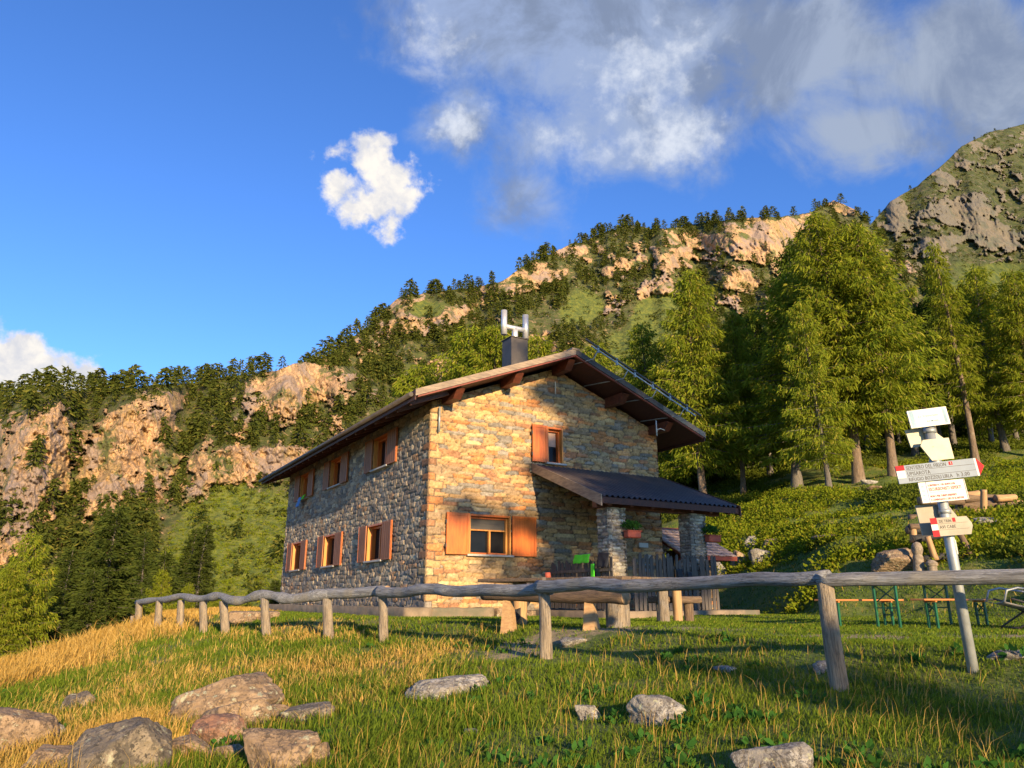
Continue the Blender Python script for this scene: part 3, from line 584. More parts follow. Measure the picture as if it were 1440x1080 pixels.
scrub(L1, 1500, 51, (.5, 1.4), M['hillfir'], 'dark low scrub between the cliffs on the left hillside', .55)
scrub(L2, 5200, 52, (1.0, 2.8), M['hillfir'], 'low scrub on the main mountain slope', .8)
scrub(L3, 2500, 53, (1.5, 4.0), M['hillfir'], 'low scrub on the rocky peak', .6)
P, rk, md = L1; r = np.random.default_rng(54); j = r.integers(0, md.shape[0], 30000); i = r.integers(0, md.shape[1], 30000); ok = (md[j, i] > .4) & (rk[j, i] < .4); j, i = j[ok][:5000], i[ok][:5000]; ra = r.uniform(.2, .6, len(j))
V, F = leafballs(P[j, i], ra, 22, 55, ra*.4, .5); tag(mk('meadow_tufts', V, [F], M['shrub']), 'bright tufts and low plants on the sunny slope left of the house', 'plants', kind='stuff')
# ------------------------------------------------------------ shrubs on the right hill
r = np.random.default_rng(77); n = 6500; Dd = 15+43*r.random(n)**.9; uu = r.uniform(.17, .80, n); xx = uu*Dd
toe = np.interp(uu, [-.3, 0, .18, .3, .42, .55, .7, 1.2], [60, 40, 31, 24, 18, 15.5, 13.5, 12])
cov = fbm(xx*.22, Dd*.22, 0, 3, 61); ok = (Dd-toe > 1.5) & (cov > -.22+.5*(1-sstep(Dd-toe, 2, 9)))
xx, Dd, cov = xx[ok], Dd[ok], cov[ok]; ra = r.uniform(.25, .7, len(xx))*(1+.3*cov)
dark = (fbm(xx*.16+4, Dd*.16, 0, 3, 67) > .24) | (Dd > 45)  # beyond the wood's edge the leaves are darkened to imitate tree shade
def wood_house(x, y): return (x < 6.6) & (y < 30)
hh = ~wood_house(xx, Dd)
for sel, m_, lb in ((hh & ~dark, 'shrub', 'bright yellow green shrubs covering the slope below the wood'), (hh & dark, 'shrub_dark', 'dark olive shrubs on the lower slope, and shrubs darkened for shade under the wood')):
    C = np.stack([xx[sel], Dd[sel], hgt(xx[sel], Dd[sel])-.08], 1); V, F = leafballs(C, ra[sel], 84, 71, .095, .75)
    tag(mk('shrub_cover', V, [F], M[m_]), lb, 'shrubs', kind='stuff')
# ------------------------------------------------------------ the stone house (local: x along the gable front, y along the side, z up)
HA = math.atan2(.512, .859); HP = Vector((-2.26, 20.0, -.45))
house = empty('stone_house', HP, HA, 'two storey rough stone mountain house with orange shutters, wide gabled roof and covered porch', 'house')
def HW(a, b_, z):
    """house coordinates -> world"""
    return HP+Vector((a*math.cos(HA)-b_*math.sin(HA), a*math.sin(HA)+b_*math.cos(HA), z))
def stone_field(s, z, sw, sh, seed, pal, jit=.35, jw=.10):
    zz = z+.30*sh*vn(s*.9, z*.5, 0, seed)+.12*sh*vn(s*4, z*4, 0, seed+1); ss = s+.12*sw*vn(s*3, z*5, 0, seed+2)
    j0 = np.floor(zz/sh); F1 = np.full(s.shape, 9.); F2 = F1.copy(); ID = np.zeros(s.shape)
    for dj in (-1, 0, 1):
        j = j0+dj; w = sw*(.7+.8*_h(j, j*0+3, j*0, seed)); off = 7*_h(j, j*0+5, j*0, seed); i0 = np.floor(ss/w+off)
        for di in (-1, 0, 1):
            i = i0+di; h1, h2, h3, h4 = [_h(i, j, j*0+q, seed+q) for q in (1, 2, 3, 4)]
            cx = (i-off+.5+(h1-.5)*jit*1.6)*w; cz = (j+.5+(h2-.5)*jit)*sh
            d = ((np.abs(ss-cx)/(w*(.42+.28*h3)))**3.2+(np.abs(zz-cz)/(sh*(.42+.26*h4)))**3.2)**(1/3.2)
            new = d < F1; F2 = np.where(new, F1, np.minimum(F2, d)); ID = np.where(new, i*131+j*7919, ID); F1 = np.minimum(F1, d)
    e = F2-F1; hh_ = sstep(e, 0, jw*2.4)
    k = _h(ID, ID*0+1, ID*0, seed+9); k2 = _h(ID, ID*0+2, ID*0, seed+9); k3 = _h(ID, ID*0+4, ID*0, seed+9)
    pal = np.array(pal); wts = np.cumsum(pal[:, 3]/pal[:, 3].sum()); c = pal[np.searchsorted(wts, np.clip(k, 0, .9999)), :3]*(.72+.56*k2)[..., None]
    st = 1+.22*fbm(s*5, z*22, 0, 4, seed+20); c = c*st[..., None]
    joint = 1-sstep(e, .0, jw*1.1); c = c*(1-joint[..., None])+np.array([.06, .047, .034])*joint[..., None]
    relief = hh_*(.55+.45*k3)+.10*fbm(s*9, z*9, 0, 4, seed+22)*hh_
    return relief, c
PAL_F = [(.46,.27,.105,3), (.35,.23,.12,2.2), (.48,.30,.12,2), (.52,.20,.05,1.0), (.23,.20,.165,1.5), (.52,.37,.18,.8), (.34,.15,.06,.9)]
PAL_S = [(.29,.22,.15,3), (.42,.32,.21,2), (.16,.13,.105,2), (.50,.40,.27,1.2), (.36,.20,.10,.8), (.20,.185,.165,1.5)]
PAL_C = [(.30,.27,.22,3), (.45,.42,.34,2), (.16,.145,.13,2), (.38,.30,.20,1)]
def stone_wall(name, o, ax, nrm, w, ztop, z0, sw, sh, seed, pal, parent, holes=(), res=.026, amp=.05, jit=.35, jw=.10, quoin=0):
    """ztop: function of s. o origin at s=0,z=0; wall surface grows outward along nrm"""
    o, ax, nrm = Vector(o), Vector(ax), Vector(nrm); zmax = max(ztop(q) for q in np.linspace(0, w, 60))
    s = np.linspace(0, w, int(w/res)+1); z = np.linspace(z0, zmax, int((zmax-z0)/res)+1); S, Zg = np.meshgrid(s, z)
    rel, col = stone_field(S, Zg, sw, sh, seed, pal, jit, jw); top = np.vectorize(ztop)(s)[None]
    keepv = Zg <= top+res; Zc = np.minimum(Zg, top)
    if quoin:   # big interlocking corner stones shared by both faces
        zq = Zg+.03*vn(S*3, Zg*3, 0, 5); j = np.floor(zq/.21); hj = _h(j, j*0+1, j*0, 77); odd = (j % 2) == (0 if quoin == 1 else 1)
        wq = np.where(odd, .36+.22*hj, .17+.08*hj)+.02*vn(S*6, Zg*6, 0, 6); sd = S if quoin == 1 else w-S
        e = np.minimum(np.minimum(zq/.21-j, 1-(zq/.21-j))*.21, np.abs(wq-sd)); inq = sd < wq+.012
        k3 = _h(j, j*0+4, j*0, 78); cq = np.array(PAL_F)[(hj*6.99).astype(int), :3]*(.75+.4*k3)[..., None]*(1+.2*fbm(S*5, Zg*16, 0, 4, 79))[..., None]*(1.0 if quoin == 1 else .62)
        jq = (1-sstep(e, .006, .02)); cq = cq*(1-jq[..., None])+np.array([.06, .047, .034])*jq[..., None]
        rel = np.where(inq, .35+.62*sstep(e, .0, .03)+.08*fbm(S*9, Zg*9, 0, 3, 80), rel); col = np.where(inq[..., None], cq, col)
    rel = rel*np.clip(np.minimum(S, w-S)/.03, .3, 1)
    h_ = (rel-.9)*amp
    P = np.array(o)[None, None]+S[..., None]*np.array(ax)+h_[..., None]*np.array(nrm); P[..., 2] += Zc
    nz, ns = S.shape; I = np.arange(nz*ns).reshape(nz, ns)
    keep = keepv[:-1, :-1] & keepv[:-1, 1:]
    cs, cz = (S[:-1, :-1]+S[1:, 1:])/2, (Zg[:-1, :-1]+Zg[1:, 1:])/2
    for a0, a1, b0, b1 in holes: keep &= ~((cs > a0) & (cs < a1) & (cz > b0) & (cz < b1))
    q = np.stack([I[:-1, :-1], I[:-1, 1:], I[1:, 1:], I[1:, :-1]], -1)[keep]
    if ax.cross(Vector((0, 0, 1))).dot(nrm) < 0: q = q[:, ::-1]
    return mk(name, P.reshape(-1, 3), [q], M['stone'], parent, smooth=True, cols={'Col': col.reshape(-1, 3)})
WF, DL = 8.3, 15.0; RID, EAV, SLP, TOPE = 4.2, -.93, .39, 5.70
def rooftop(a): return TOPE+SLP*((a-EAV) if a < RID else (2*RID-EAV-a-0.0))
def under(a): return rooftop(a)-.30
FW = [(1.245, 2.58, 1.64, 2.73), (3.86, 4.44, 4.40, 5.50)]; DOOR = (5.75, 6.65, .2, 2.35)
SWn = [(3.16, 4.50, 1.60, 2.70), (7.68, 9.00, 1.60, 2.70), (12.02, 13.34, 1.60, 2.70), (3.06, 4.34, 4.45, 5.48), (7.55, 8.88, 4.45, 5.48), (11.72, 12.95, 4.45, 5.48)]
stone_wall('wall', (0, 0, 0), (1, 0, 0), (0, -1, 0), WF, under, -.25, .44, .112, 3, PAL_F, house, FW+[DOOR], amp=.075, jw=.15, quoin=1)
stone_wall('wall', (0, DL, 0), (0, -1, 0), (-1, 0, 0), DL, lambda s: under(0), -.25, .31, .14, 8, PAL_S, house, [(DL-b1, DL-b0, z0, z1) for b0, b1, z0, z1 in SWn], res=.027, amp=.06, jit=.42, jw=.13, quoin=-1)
m_ = MB(); m_.box2((.30, .30, -.2), (WF-.02, DL, 5.6)); bw = m_.build('wall', M['stone'], house)
a_ = bw.data.attributes.new('Col', 'FLOAT_COLOR', 'POINT'); a_.data.foreach_set('color', [.2, .18, .16, 1]*len(bw.data.vertices))
m_ = MB(); pts = [(.3, .32, 5.55), (WF-.02, .32, 5.55), (WF-.02, .32, under(WF)), (RID, .32, under(RID)-.02), (.3, .32, under(.3)-.02)]
m_.poly(pts, DL-.4, (0, 1, 0)); bw = m_.build('wall', M['stone'], house)
a_ = bw.data.attributes.new('Col', 'FLOAT_COLOR', 'POINT'); a_.data.foreach_set('color', [.2, .18, .16, 1]*len(bw.data.vertices))
# right side wall strip so the corner is closed
stone_wall('wall', (WF, 0, 0), (0, 1, 0), (1, 0, 0), 6.0, lambda s: under(WF), -.25, .4, .16, 15, PAL_F, house, res=.05)
# quoin stones at the front corner
# roof
rf = MB(); y0, y1 = -1.10, DL+1.1
for sgn, a0 in ((1, EAV), (-1, 2*RID-EAV)):
    pa = [(a0, y0, rooftop(a0)), (RID, y0, rooftop(RID)), (RID, y0, rooftop(RID)-.09), (a0, y0, rooftop(a0)-.09)]
    rf.poly(pa, y1-y0, (0, 1, 0))
roof = rf.build('roof', M['roof'], house)
sf = MB()
for sgn, a0 in ((1, EAV+.04), (-1, 2*RID-EAV-.04)):
    pa = [(a0, y0+.05, rooftop(a0)-.095), (RID, y0+.05, rooftop(RID)-.095), (RID, y0+.05, rooftop(RID)-.19), (a0, y0+.05, rooftop(a0)-.19)]
    sf.poly(pa, y1-y0-.1, (0, 1, 0))
sf.build('soffit', M['soffit'], roof)
def vpt(a, dz): return Vector((a, y0, rooftop(a)+dz))
for a0, a1, mm in ((EAV-.03, RID, 'verge'), (RID, 2*RID-EAV-1.75, 'darkmetal'), (2*RID-EAV-1.745, 2*RID-EAV+.03, 'verge')):
    vb = MB(); pa = [(a0, y0-.045, rooftop(a0)+.03), (a1, y0-.045, rooftop(a1)+.03), (a1, y0-.045, rooftop(a1)-.15), (a0, y0-.045, rooftop(a0)-.15)]
    vb.poly(pa, .045-.003, (0, 1, 0)).build('verge_board', M[mm], roof)
vb = MB()
for a0, a1 in ((EAV+.05, RID), (RID, 2*RID-EAV-.05)):
    pa = [(a0, y0-.012, rooftop(a0)-.152), (a1, y0-.012, rooftop(a1)-.152), (a1, y0-.012, rooftop(a1)-.20), (a0, y0-.012, rooftop(a0)-.20)]
    vb.poly(pa, .06, (0, 1, 0))
vb.build('barge_board', M['redtrim'], roof)
MB().box2((RID-.14, y0-.06, rooftop(RID)-.02), (RID+.14, y1, rooftop(RID)+.045), .01).build('ridge_cap', M['verge'], roof)
# eaves: fascia, gutter, rafters
MB().box2((EAV-.035, y0, TOPE-.26), (EAV, y1, TOPE+.01)).build('fascia', M['soffit'], roof)
MB().tube([(EAV-.10, y0+.1, TOPE-.10), (EAV-.10, y1, TOPE-.13)], .065, 8).build('gutter', M['darkmetal'], roof)
MB().box2((2*RID-EAV, y0, TOPE-.26), (2*RID-EAV+.035, y1, TOPE+.01)).build('fascia', M['soffit'], roof)
rb = MB()
for k in range(20):
    yy = -.55+k*.86; MB
    a0 = EAV+.05; bb = MB(); bb.beam((a0, yy, rooftop(a0)-.25), (.25, yy, rooftop(.25)-.25), .10, .12, 0); bb.build('rafter', M['beam'], roof)
# purlins with bevelled ends
for a in (.45, 2.35, RID, 6.25, 8.05):
    zt = rooftop(a)-.20; h_ = .30 if a != RID else .34; w_ = .24
    pb = MB(); pb.poly([(a-w_/2, .3, zt), (a-w_/2, -.86, zt), (a-w_/2, -.95, zt-.06), (a-w_/2, -.70, zt-h_), (a-w_/2, .3, zt-h_)], w_, (1, 0, 0)).build('purlin', M['beam'], roof)
# solar frame held off the right verge
fr = MB(); a0, a1 = RID+.45, 2*RID-EAV-.45
a0 -= .25; a1 -= .3; P0_, P1_ = Vector((a0, y0-.42, rooftop(a0)+.27)), Vector((a1, y0-.42, rooftop(a1)+.25))
P0_.x += .0
pan = empty('solar_frame', (0, 0, 0)); pan.parent = roof
MB().beam(P0_-Vector((.1, 0, -.04)), P1_+Vector((.25, 0, -.10)), .05, .05).build('rail', M['darkmetal'], pan)
MB().beam(P0_+Vector((.1, .0, -.13)), P1_+Vector((0, 0, -.13)), .035, .035).build('rail', M['galv'], pan)
for k in range(6):
    f = (k+.5)/6; p = P0_.lerp(P1_, f); MB().beam(p+Vector((0, 0, .05)), p+Vector((0, 0, -.17)), .05, .05, 0, up=(1, 0, 0)).build('clamp', M['galv'], pan)
for k in range(4):
    f = .08+k*.27; p = P0_.lerp(P1_, f)+Vector((0, 0, -.12)); q_ = Vector((p.x-.62, -.1, rooftop(p.x-.62)-.33)); MB().tube([p, p+Vector((-.05, .15, -.22)), q_], .018, 6).build('strut', M['galv'], pan)
# chimney with H shaped steel cowl
ca, cb = 3.70, 1.6; cz = rooftop(ca)
ch = MB().box2((ca-.32, cb-.30, cz-.3), (ca+.32, cb+.30, cz+1.22), .01).build('chimney', M['darkmetal'], roof)
MB().box2((ca-.35, cb-.33, cz+1.22), (ca+.35, cb+.33, cz+1.25), .005).build('chimney_cap', M['darkmetal'], ch)
cw = MB(); za = cz+1.66; d = Vector((1, 0, 0))
C_ = Vector((ca, cb, za)); cw.tube([C_-Vector((0, 0, .48)), C_+Vector((0, 0, .0))], .10, 16)
cw.tube([C_-d*.40, C_+d*.40], .085, 16)
for s in (-1, 1): cw.tube([C_+d*.42*s-Vector((0, 0, .30)), C_+d*.42*s+Vector((0, 0, .56))], .10, 16)
cw.build('chimney_cowl', M['steel'], ch)
# tv antenna stub and white wires under the gable
tv = MB(); tv.tube([(7.55, -.8, under(7.55)-.62), (7.55, -.8, under(7.55)-.12)], .022, 6).tube([(7.55, -.8, under(7.55)-.42), (7.72, -.8, under(7.55)-.36), (7.90, -.8, under(7.55)-.40)], .018, 6); tv.build('antenna', M['white'], roof)
MB().tube([(.22, -.10, 4.9), (.22, -.10, 5.62)], .03, 8).build('downpipe', M['galv'], house)
MB().tube([(RID-.05, -.08, 6.55), (RID-.05, -.08, 6.95)], .02, 6).build('downpipe', M['white'], house)
# ---- windows. f = (origin on the wall, along axis, outward normal); s along, z up
def window(o, ax, nrm, w, z0, z1, style, so_l, so_r, plank, sillw=.15):
    o, ax, nrm = Vector(o), Vector(ax), Vector(nrm); inn = -nrm; Zv = Vector((0, 0, 1))
    wd = empty('window', (0, 0, 0)); wd.parent = house
    def bx(nm, s0, s1, n0, n1, za, zb, mm, par=wd, bev=.004):
        c = o+ax*((s0+s1)/2)+nrm*((n0+n1)/2)+Zv*((za+zb)/2); R3 = Matrix((ax, nrm, Zv)).transposed()
        return MB().box(c, (abs(s1-s0), abs(n1-n0), abs(zb-za)), R3, bev).build(nm, M[mm], par)
    dp = .26
    # lining
    bx('jamb', -.0, .045, -dp, .03, z0, z1, 'jamb'); bx('jamb', w-.045, w, -dp, .03, z0, z1, 'jamb')
    bx('lintel', .046, w-.046, -dp, .03, z1-.055, z1, 'orange'); bx('window_sill', -.07, w+.07, -dp, .10, z0-.055, z0-.002, 'sillstone')
    bx('pane', .05, w-.05, -dp+.02, -dp+.03, z0+.03, z1-.06, 'glass', bev=0)
    fw = .055
    for s in (.046, w-.046-fw): bx('window_frame', s, s+fw, -dp+.032, -.10, z0+.0, z1-.057, 'jamb' if style == 'big' else 'orange')
    bx('window_frame', .046+fw, w-.046-fw, -dp+.032, -.12, z1-.057-fw, z1-.057, 'orange'); bx('window_frame', .046+fw, w-.046-fw, -dp+.032, -.12, z0, z0+fw, 'orange')
    if style == 'big':
        bx('blind', .046+fw, w-.046-fw, -.20, -.17, z1-.40, z1-.057-fw, 'blind', bev=0); bx('window_frame', .046+fw, w-.046-fw, -dp+.032, -.13, z1-.44, z1-.40, 'jamb')
        bx('mullion', w*.55-.03, w*.55+.03, -dp+.032, -.13, z0+fw, z1-.44, 'jamb')
        bx('planter_board', w*.46, w*.72, -.10, .02, z0+.0, z0+.05, 'orange')
    elif w > 1: bx('mullion', w*.5-.03, w*.5+.03, -dp+.032, -.14, z0+fw, z1-.057-fw, 'orange'); bx('curtain', w*.55, w-.12, -.225, -.215, z0+.06, z1-.15, 'curtain', bev=0)
    else: bx('curtain', .12, w-.12, -.225, -.215, z1-.55, z1-.12, 'curtain', bev=0)
    for s, sw_, ang_ in ((0, so_l, 1), (w, so_r, -1)):
        if not sw_: continue
        a0, a1 = (-sw_-.02, -.02) if ang_ == 1 else (w+.02, w+sw_+.02); mm = 'plank' if plank else 'orange'
        sh = bx('shutter', a0, a1, .045, .080, z0-.02, z1+.0, mm, bev=.003)
        if plank:
            n_ = 5
            for k in range(1, n_): xk = a0+(a1-a0)*k/n_; bx('groove_shade', xk-.006, xk+.006, .0802, .083, z0+.02, z1-.04, 'dark', sh, 0)  # raised near-black strips painted as the shade between planks
            e0 = a1-.012 if ang_ == -1 else a0; bx('edge_strip', e0, e0+.012, .03, .086, z0-.022, z1+.003, 'orange', sh, 0)
        else:
            for (b0, b1, c0, c1) in ((a0, a0+.075, z0-.02, z1), (a1-.075, a1, z0-.02, z1), (a0+.075, a1-.075, z1-.08, z1), (a0+.075, a1-.075, z0-.02, z0+.06)):
                bx('shutter_frame', b0, b1, .0805, .096, c0, c1, mm, sh, .003)
            xh = a0-.01 if ang_ == 1 else a1+.01
            for zh in (z0+.2, z1-.25): bx('hinge', xh-.015, xh+.015, .03, .10, zh-.05, zh+.05, 'darkmetal', sh, 0)
a0, a1, z0, z1 = FW[0]; window((a0, 0, 0), (1, 0, 0), (0, -1, 0), a1-a0, z0, z1, 'big', .69, .80, False)
a0, a1, z0, z1 = FW[1]; window((a0, 0, 0), (1, 0, 0), (0, -1, 0), a1-a0, z0, z1, 'small', .54, 0, False)
for k, (b0, b1, z0, z1) in enumerate(SWn):
    window((0, b1, 0), (0, -1, 0), (-1, 0, 0), b1-b0, z0, z1, 'side', .64, .74, True)
# door behind the porch column
dr_ = MB().box2((DOOR[0], .10, DOOR[2]), (DOOR[1], .15, DOOR[3])).build('door', M['beam'], house)
MB().box2((DOOR[0]+.08, .085, DOOR[2]+.1), (DOOR[0]+.42, .0995, DOOR[3]-1.1), .004).build('door_panel', M['beam'], dr_)
MB().box2((DOOR[0]+.5, .085, DOOR[2]+.1), (DOOR[1]-.08, .0995, DOOR[3]-1.1), .004).build('door_panel', M['beam'], dr_)
MB().tube([(DOOR[1]-.1, .06, 1.25), (DOOR[1]-.22, .06, 1.25)], .015, 6).build('door_handle', M['steel'], dr_)
# plaques by the door
MB().box2((7.25, -.045, 2.02), (7.62, -.02, 2.16), .003).build('plaque', M['white'], house)
MB().box2((7.45, -.045, 1.68), (7.72, -.02, 1.80), .003).build('plaque', M['sillstone'], house)
MB().box2((7.35, -.045, 1.28), (7.66, -.02, 1.52), .003).build('plaque', M['paleblue'], house)
# plinth
def lump(name, a, b_, mat, parent, seed, cuts=18, amp=.03):
    bm = bmesh.new(); a, b_ = Vector(a), Vector(b_); c = (a+b_)/2; d = b_-a
    bmesh.ops.create_cube(bm, size=1, matrix=Matrix.Translation(c) @ Matrix.Diagonal((abs(d.x), abs(d.y), abs(d.z), 1)))
    L_ = max(abs(d.x), abs(d.y), abs(d.z))
    for ax in range(3):
        es = [e for e in bm.edges if abs((e.verts[0].co-e.verts[1].co)[ax]) > 1e-5 and abs((e.verts[0].co-e.verts[1].co)[ax]) > .99*(e.verts[0].co-e.verts[1].co).length]
        n_ = max(3, int(cuts*abs(d[ax])/L_))
        bmesh.ops.subdivide_edges(bm, edges=es, cuts=n_, use_grid_fill=True)
    V = np.array([v.co for v in bm.verts]); n1 = fbm(V[:, 0]*2.2+seed, V[:, 1]*2.2, V[:, 2]*2.2, 4, seed); n2 = fbm(V[:, 0]*2.2, V[:, 1]*2.2+9, V[:, 2]*2.2, 4, seed+3)
    for v, p, q_ in zip(bm.verts, n1, n2): v.co += Vector((p, q_, (p+q_)*.5))*amp*2
    for f in bm.faces: f.smooth = True
    me = bpy.data.meshes.new(name); bm.to_mesh(me); bm.free(); me.materials.append(mat); o = link(bpy.data.objects.new(name, me)); o.parent = parent; return o
lump('plinth', (-.72, -.50, -.6), (-.02, 15.3, .25), M['concrete'], house, 2, 70)
lump('plinth', (-.015, -.52, -.6), (1.75, -.03, .24), M['concrete'], house, 4, 22)
for k, (a, w_, h_) in enumerate(((1.95, .6, .30), (2.55, .5, .22), (3.0, .35, .26))): lump('base_stone', (a, -.40, -.5), (a+w_-.03, -.03, h_-.1), M['rock_tan'], house, 5+k, 8, .05)
# ---- porch
porch = empty('porch', (0, 0, 0)); porch.parent = house
PA0, PA1, PP = 3.32, 8.30, 3.26; PZT, PZB = 4.27, 2.98
def pz(p): return PZT+(PZB-PZT)*p/PP
ns = int((PA1-PA0)/.09); S = np.linspace(PA0, PA1, ns*2+1); prof = .5+.5*np.sign(np.sin(np.arange(len(S))*math.pi/2.0+.6)); prof = np.where(np.arange(len(S)) % 4 < 2, .05, 0)
V = []
for p in (0.02, PP):
    for s, h_ in zip(S, prof): V.append((s, -p, pz(p)+h_))
I = np.arange(len(V)).reshape(2, -1); q = np.stack([I[0, :-1], I[1, :-1], I[1, 1:], I[0, 1:]], -1)
mk('porch_roof', np.array(V), [q], M['roof'], porch)
MB().poly([(PA0+.02, -.03, pz(.03)-.012), (PA0+.02, -PP+.02, pz(PP-.02)-.012), (PA0+.02, -PP+.02, pz(PP-.02)-.07), (PA0+.02, -.03, pz(.03)-.07)], PA1-PA0-.04, (1, 0, 0)).build('porch_soffit', M['soffit'], porch)
for a in (PA0-.03, PA1-.01):
    MB().poly([(a, -.02, pz(0)+.06), (a, -PP-.04, pz(PP)+.05), (a, -PP-.04, pz(PP)-.24), (a, -.02, pz(0)-.20)], .045, (1, 0, 0)).build('verge_board', M['verge' if a < 5 else 'soffit'], porch)
MB().box2((PA0+.03, -PP-.0, pz(PP)-.17), (PA1-.03, -PP+.035, pz(PP)-.02)).build('fascia', M['soffit'], porch)
for k in range(7):
    a = PA0+.35+k*(PA1-PA0-.7)/6; MB().beam((a, -.05, pz(.05)-.145), (a, -PP-.0+.04, pz(PP)-.145), .09, .14).build('porch_rafter', M['beam'], porch)
MB().box2((PA0+.2, -2.82, pz(2.7)-.44), (PA1-.35, -2.62, pz(2.7)-.225), .01).build('porch_beam', M['beam'], porch)
for cx in (4.06, 6.95):
    c = empty('porch_column', (0, 0, 0)); c.parent = porch; h_ = .29; zt = pz(2.7)-.44; p0, p1 = -2.42, -3.0; w_ = .58
    stone_wall('column_face', (cx-h_, p1, 0), (1, 0, 0), (0, -1, 0), w_, lambda s: zt, 0, .30, .085, int(cx*10), PAL_C, c, res=.018, amp=.11, jw=.2)
    stone_wall('column_face', (cx-h_, p0, 0), (0, -1, 0), (-1, 0, 0), w_, lambda s: zt, 0, .30, .085, int(cx*10)+1, PAL_C, c, res=.02, amp=.11, jw=.2)
    stone_wall('column_face', (cx+h_, p1, 0), (0, 1, 0), (1, 0, 0), w_, lambda s: zt, 0, .30, .085, int(cx*10)+2, PAL_C, c, res=.03, amp=.11, jw=.2)
    m_ = MB().box2((cx-h_+.06, p1+.06, 0), (cx+h_-.06, p0, zt)).build('column_core', M['stone'], c)
    a_ = m_.data.attributes.new('Col', 'FLOAT_COLOR', 'POINT'); a_.data.foreach_set('color', [.2, .18, .16, 1]*len(m_.data.vertices))
lump('porch_floor', (3.15, -3.55, -.5), (8.45, -.06, .17), M['concrete'], porch, 12, 30, .012)
# hanging planters on the columns (a thing each)
for cx, lb in ((4.40, 'terracotta box of green plants fixed to the left porch column'), (7.28, 'terracotta box of green plants fixed to the right porch column')):
    p = HW(cx, -3.15, 1.98); pl = empty('planter_box', p, HA, lb, 'planter', 'planter boxes on the porch columns')
    MB().box2((-.22, -.10, 0), (.22, .10, .18), .02).build('box', M['terracotta'], pl); MB().box2((-.24, -.115, .165), (.24, .115, .195), .008).build('rim', M['terracotta'], pl)
    r = np.random.default_rng(int(cx*9)); C = np.stack([r.uniform(-.2, .2, 9), r.uniform(-.07, .07, 9), r.uniform(.22, .32, 9)], 1); V, F = leafballs(C, np.full(9, .13), 60, 3, .05, 1.1); mk('plants', V, [F], M['geranium'], pl)
# picket fences of the porch
r = random.Random(3)
def pickets(name, p0, p1, n, z0, z1, label):
    pf = empty(name, (0, 0, 0), 0, label, 'fence'); pf.location = HP; pf.rotation_euler = (0, 0, HA); p0, p1 = Vector(p0), Vector(p1); d = (p1-p0); dn = d.normalized(); L_ = d.length; rot = Matrix.Rotation(math.atan2(dn.y, dn.x), 3, 'Z')
    nr_ = Vector((-dn.y, dn.x, 0))
    for k in range(n):
        c = p0+d*((k+.5)/n)+dn*r.uniform(-.02, .02); top = z1+r.uniform(-.10, .05); w_ = L_/n*r.uniform(.58, .80); til = r.uniform(-.03, .03)
        m_ = MB(); h_ = top-z0; pts = [(-w_/2, 0, 0), (w_/2, 0, 0), (w_/2, 0, h_-r.uniform(.02, .09)), (w_*r.uniform(-.1, .25), 0, h_), (-w_/2, 0, h_-r.uniform(.02, .09))]
        m_.poly(pts, .022, (0, 1, 0)); o = m_.build('picket', M['picket'], pf); o.location = (c.x, c.y, z0+r.uniform(-.02, .02)); o.rotation_euler = (r.uniform(-.01, .03), til, math.atan2(dn.y, dn.x))
    for zz in (z0+.28, z1-.32): MB().beam(p0+nr_*.05+Vector((0, 0, zz)), p1+nr_*.05+Vector((0, 0, zz)), .035, .08).build('rail', M['picket'], pf)
    return pf
pickets('picket_fence', (3.72, -3.18, 0), (3.72, -.30, 0), 16, .22, 1.50, 'dark picket fence on the left side of the porch with a green shirt over it')
pickets('picket_fence', (4.32, -3.22, 0), (7.30, -3.22, 0), 21, .17, 1.58, 'dark picket fence across the front of the porch between the stone columns')
# clothes
def cloth(name, P, e1, e2, n1, n2, mat, label, cat, amp=.03, seed=1, group=None):
    P, e1, e2 = Vector(P), Vector(e1), Vector(e2); nn = e1.cross(e2).normalized(); s, t = np.meshgrid(np.linspace(0, 1, n1), np.linspace(0, 1, n2)); dd = amp*fbm(s*5, t*3, 0, 3, seed)
    V = np.array(P)+s[..., None]*np.array(e1)+t[..., None]*np.array(e2)+dd[..., None]*np.array(nn); V[..., 2] -= .03*np.abs(np.sin(s*7+seed))*t
    I = np.arange(n1*n2).reshape(n2, n1); q = np.stack([I[:-1, :-1], I[:-1, 1:], I[1:, 1:], I[1:, :-1]], -1).reshape(-1, 4)
    o = mk(name, V.reshape(-1, 3), [q], mat, smooth=True); so_ = o.modifiers.new('s', 'SOLIDIFY'); so_.thickness = .012; so_.offset = 0; return tag(o, label, cat, group)
def dH(a, b_, z): return HW(a, b_, z)-HW(0, 0, 0)
cloth('shirt', HW(3.68, -1.55, 1.60), dH(-.02, -.72, 0.0), dH(-.06, 0, -.20), 16, 8, M['neon'], 'neon green shirt hung over the side pickets of the porch', 'shirt', seed=2)
cloth('towel', HW(3.62, -2.35, 1.34), dH(0, -.16, 0), dH(-.02, 0, -.42), 5, 8, M['neon'], 'narrow neon green strip hanging low on the side pickets', 'towel', .015, 5)
cloth('jacket', HW(3.66, -2.64, 1.62), dH(0, -.44, -.02), dH(-.08, 0, -.36), 12, 8, M['cloth_dark'], 'black jacket hung on the pickets beside the green shirt', 'jacket', seed=7)
cloth('cloth', HW(-.14, 12.65, 4.50), dH(0, -.45, 0), dH(-.10, 0, -.38), 8, 8, M['cloth_blue'], 'blue cloth hung over the sill of the farthest upper side window', 'cloth', seed=9)
cloth('cloth', HW(-.12, 12.1, 4.52), dH(0, -.4, .03), dH(-.10, 0, -.16), 8, 5, M['neon'], 'small yellow green cloth beside the blue one on the far upper window sill', 'cloth', seed=10)
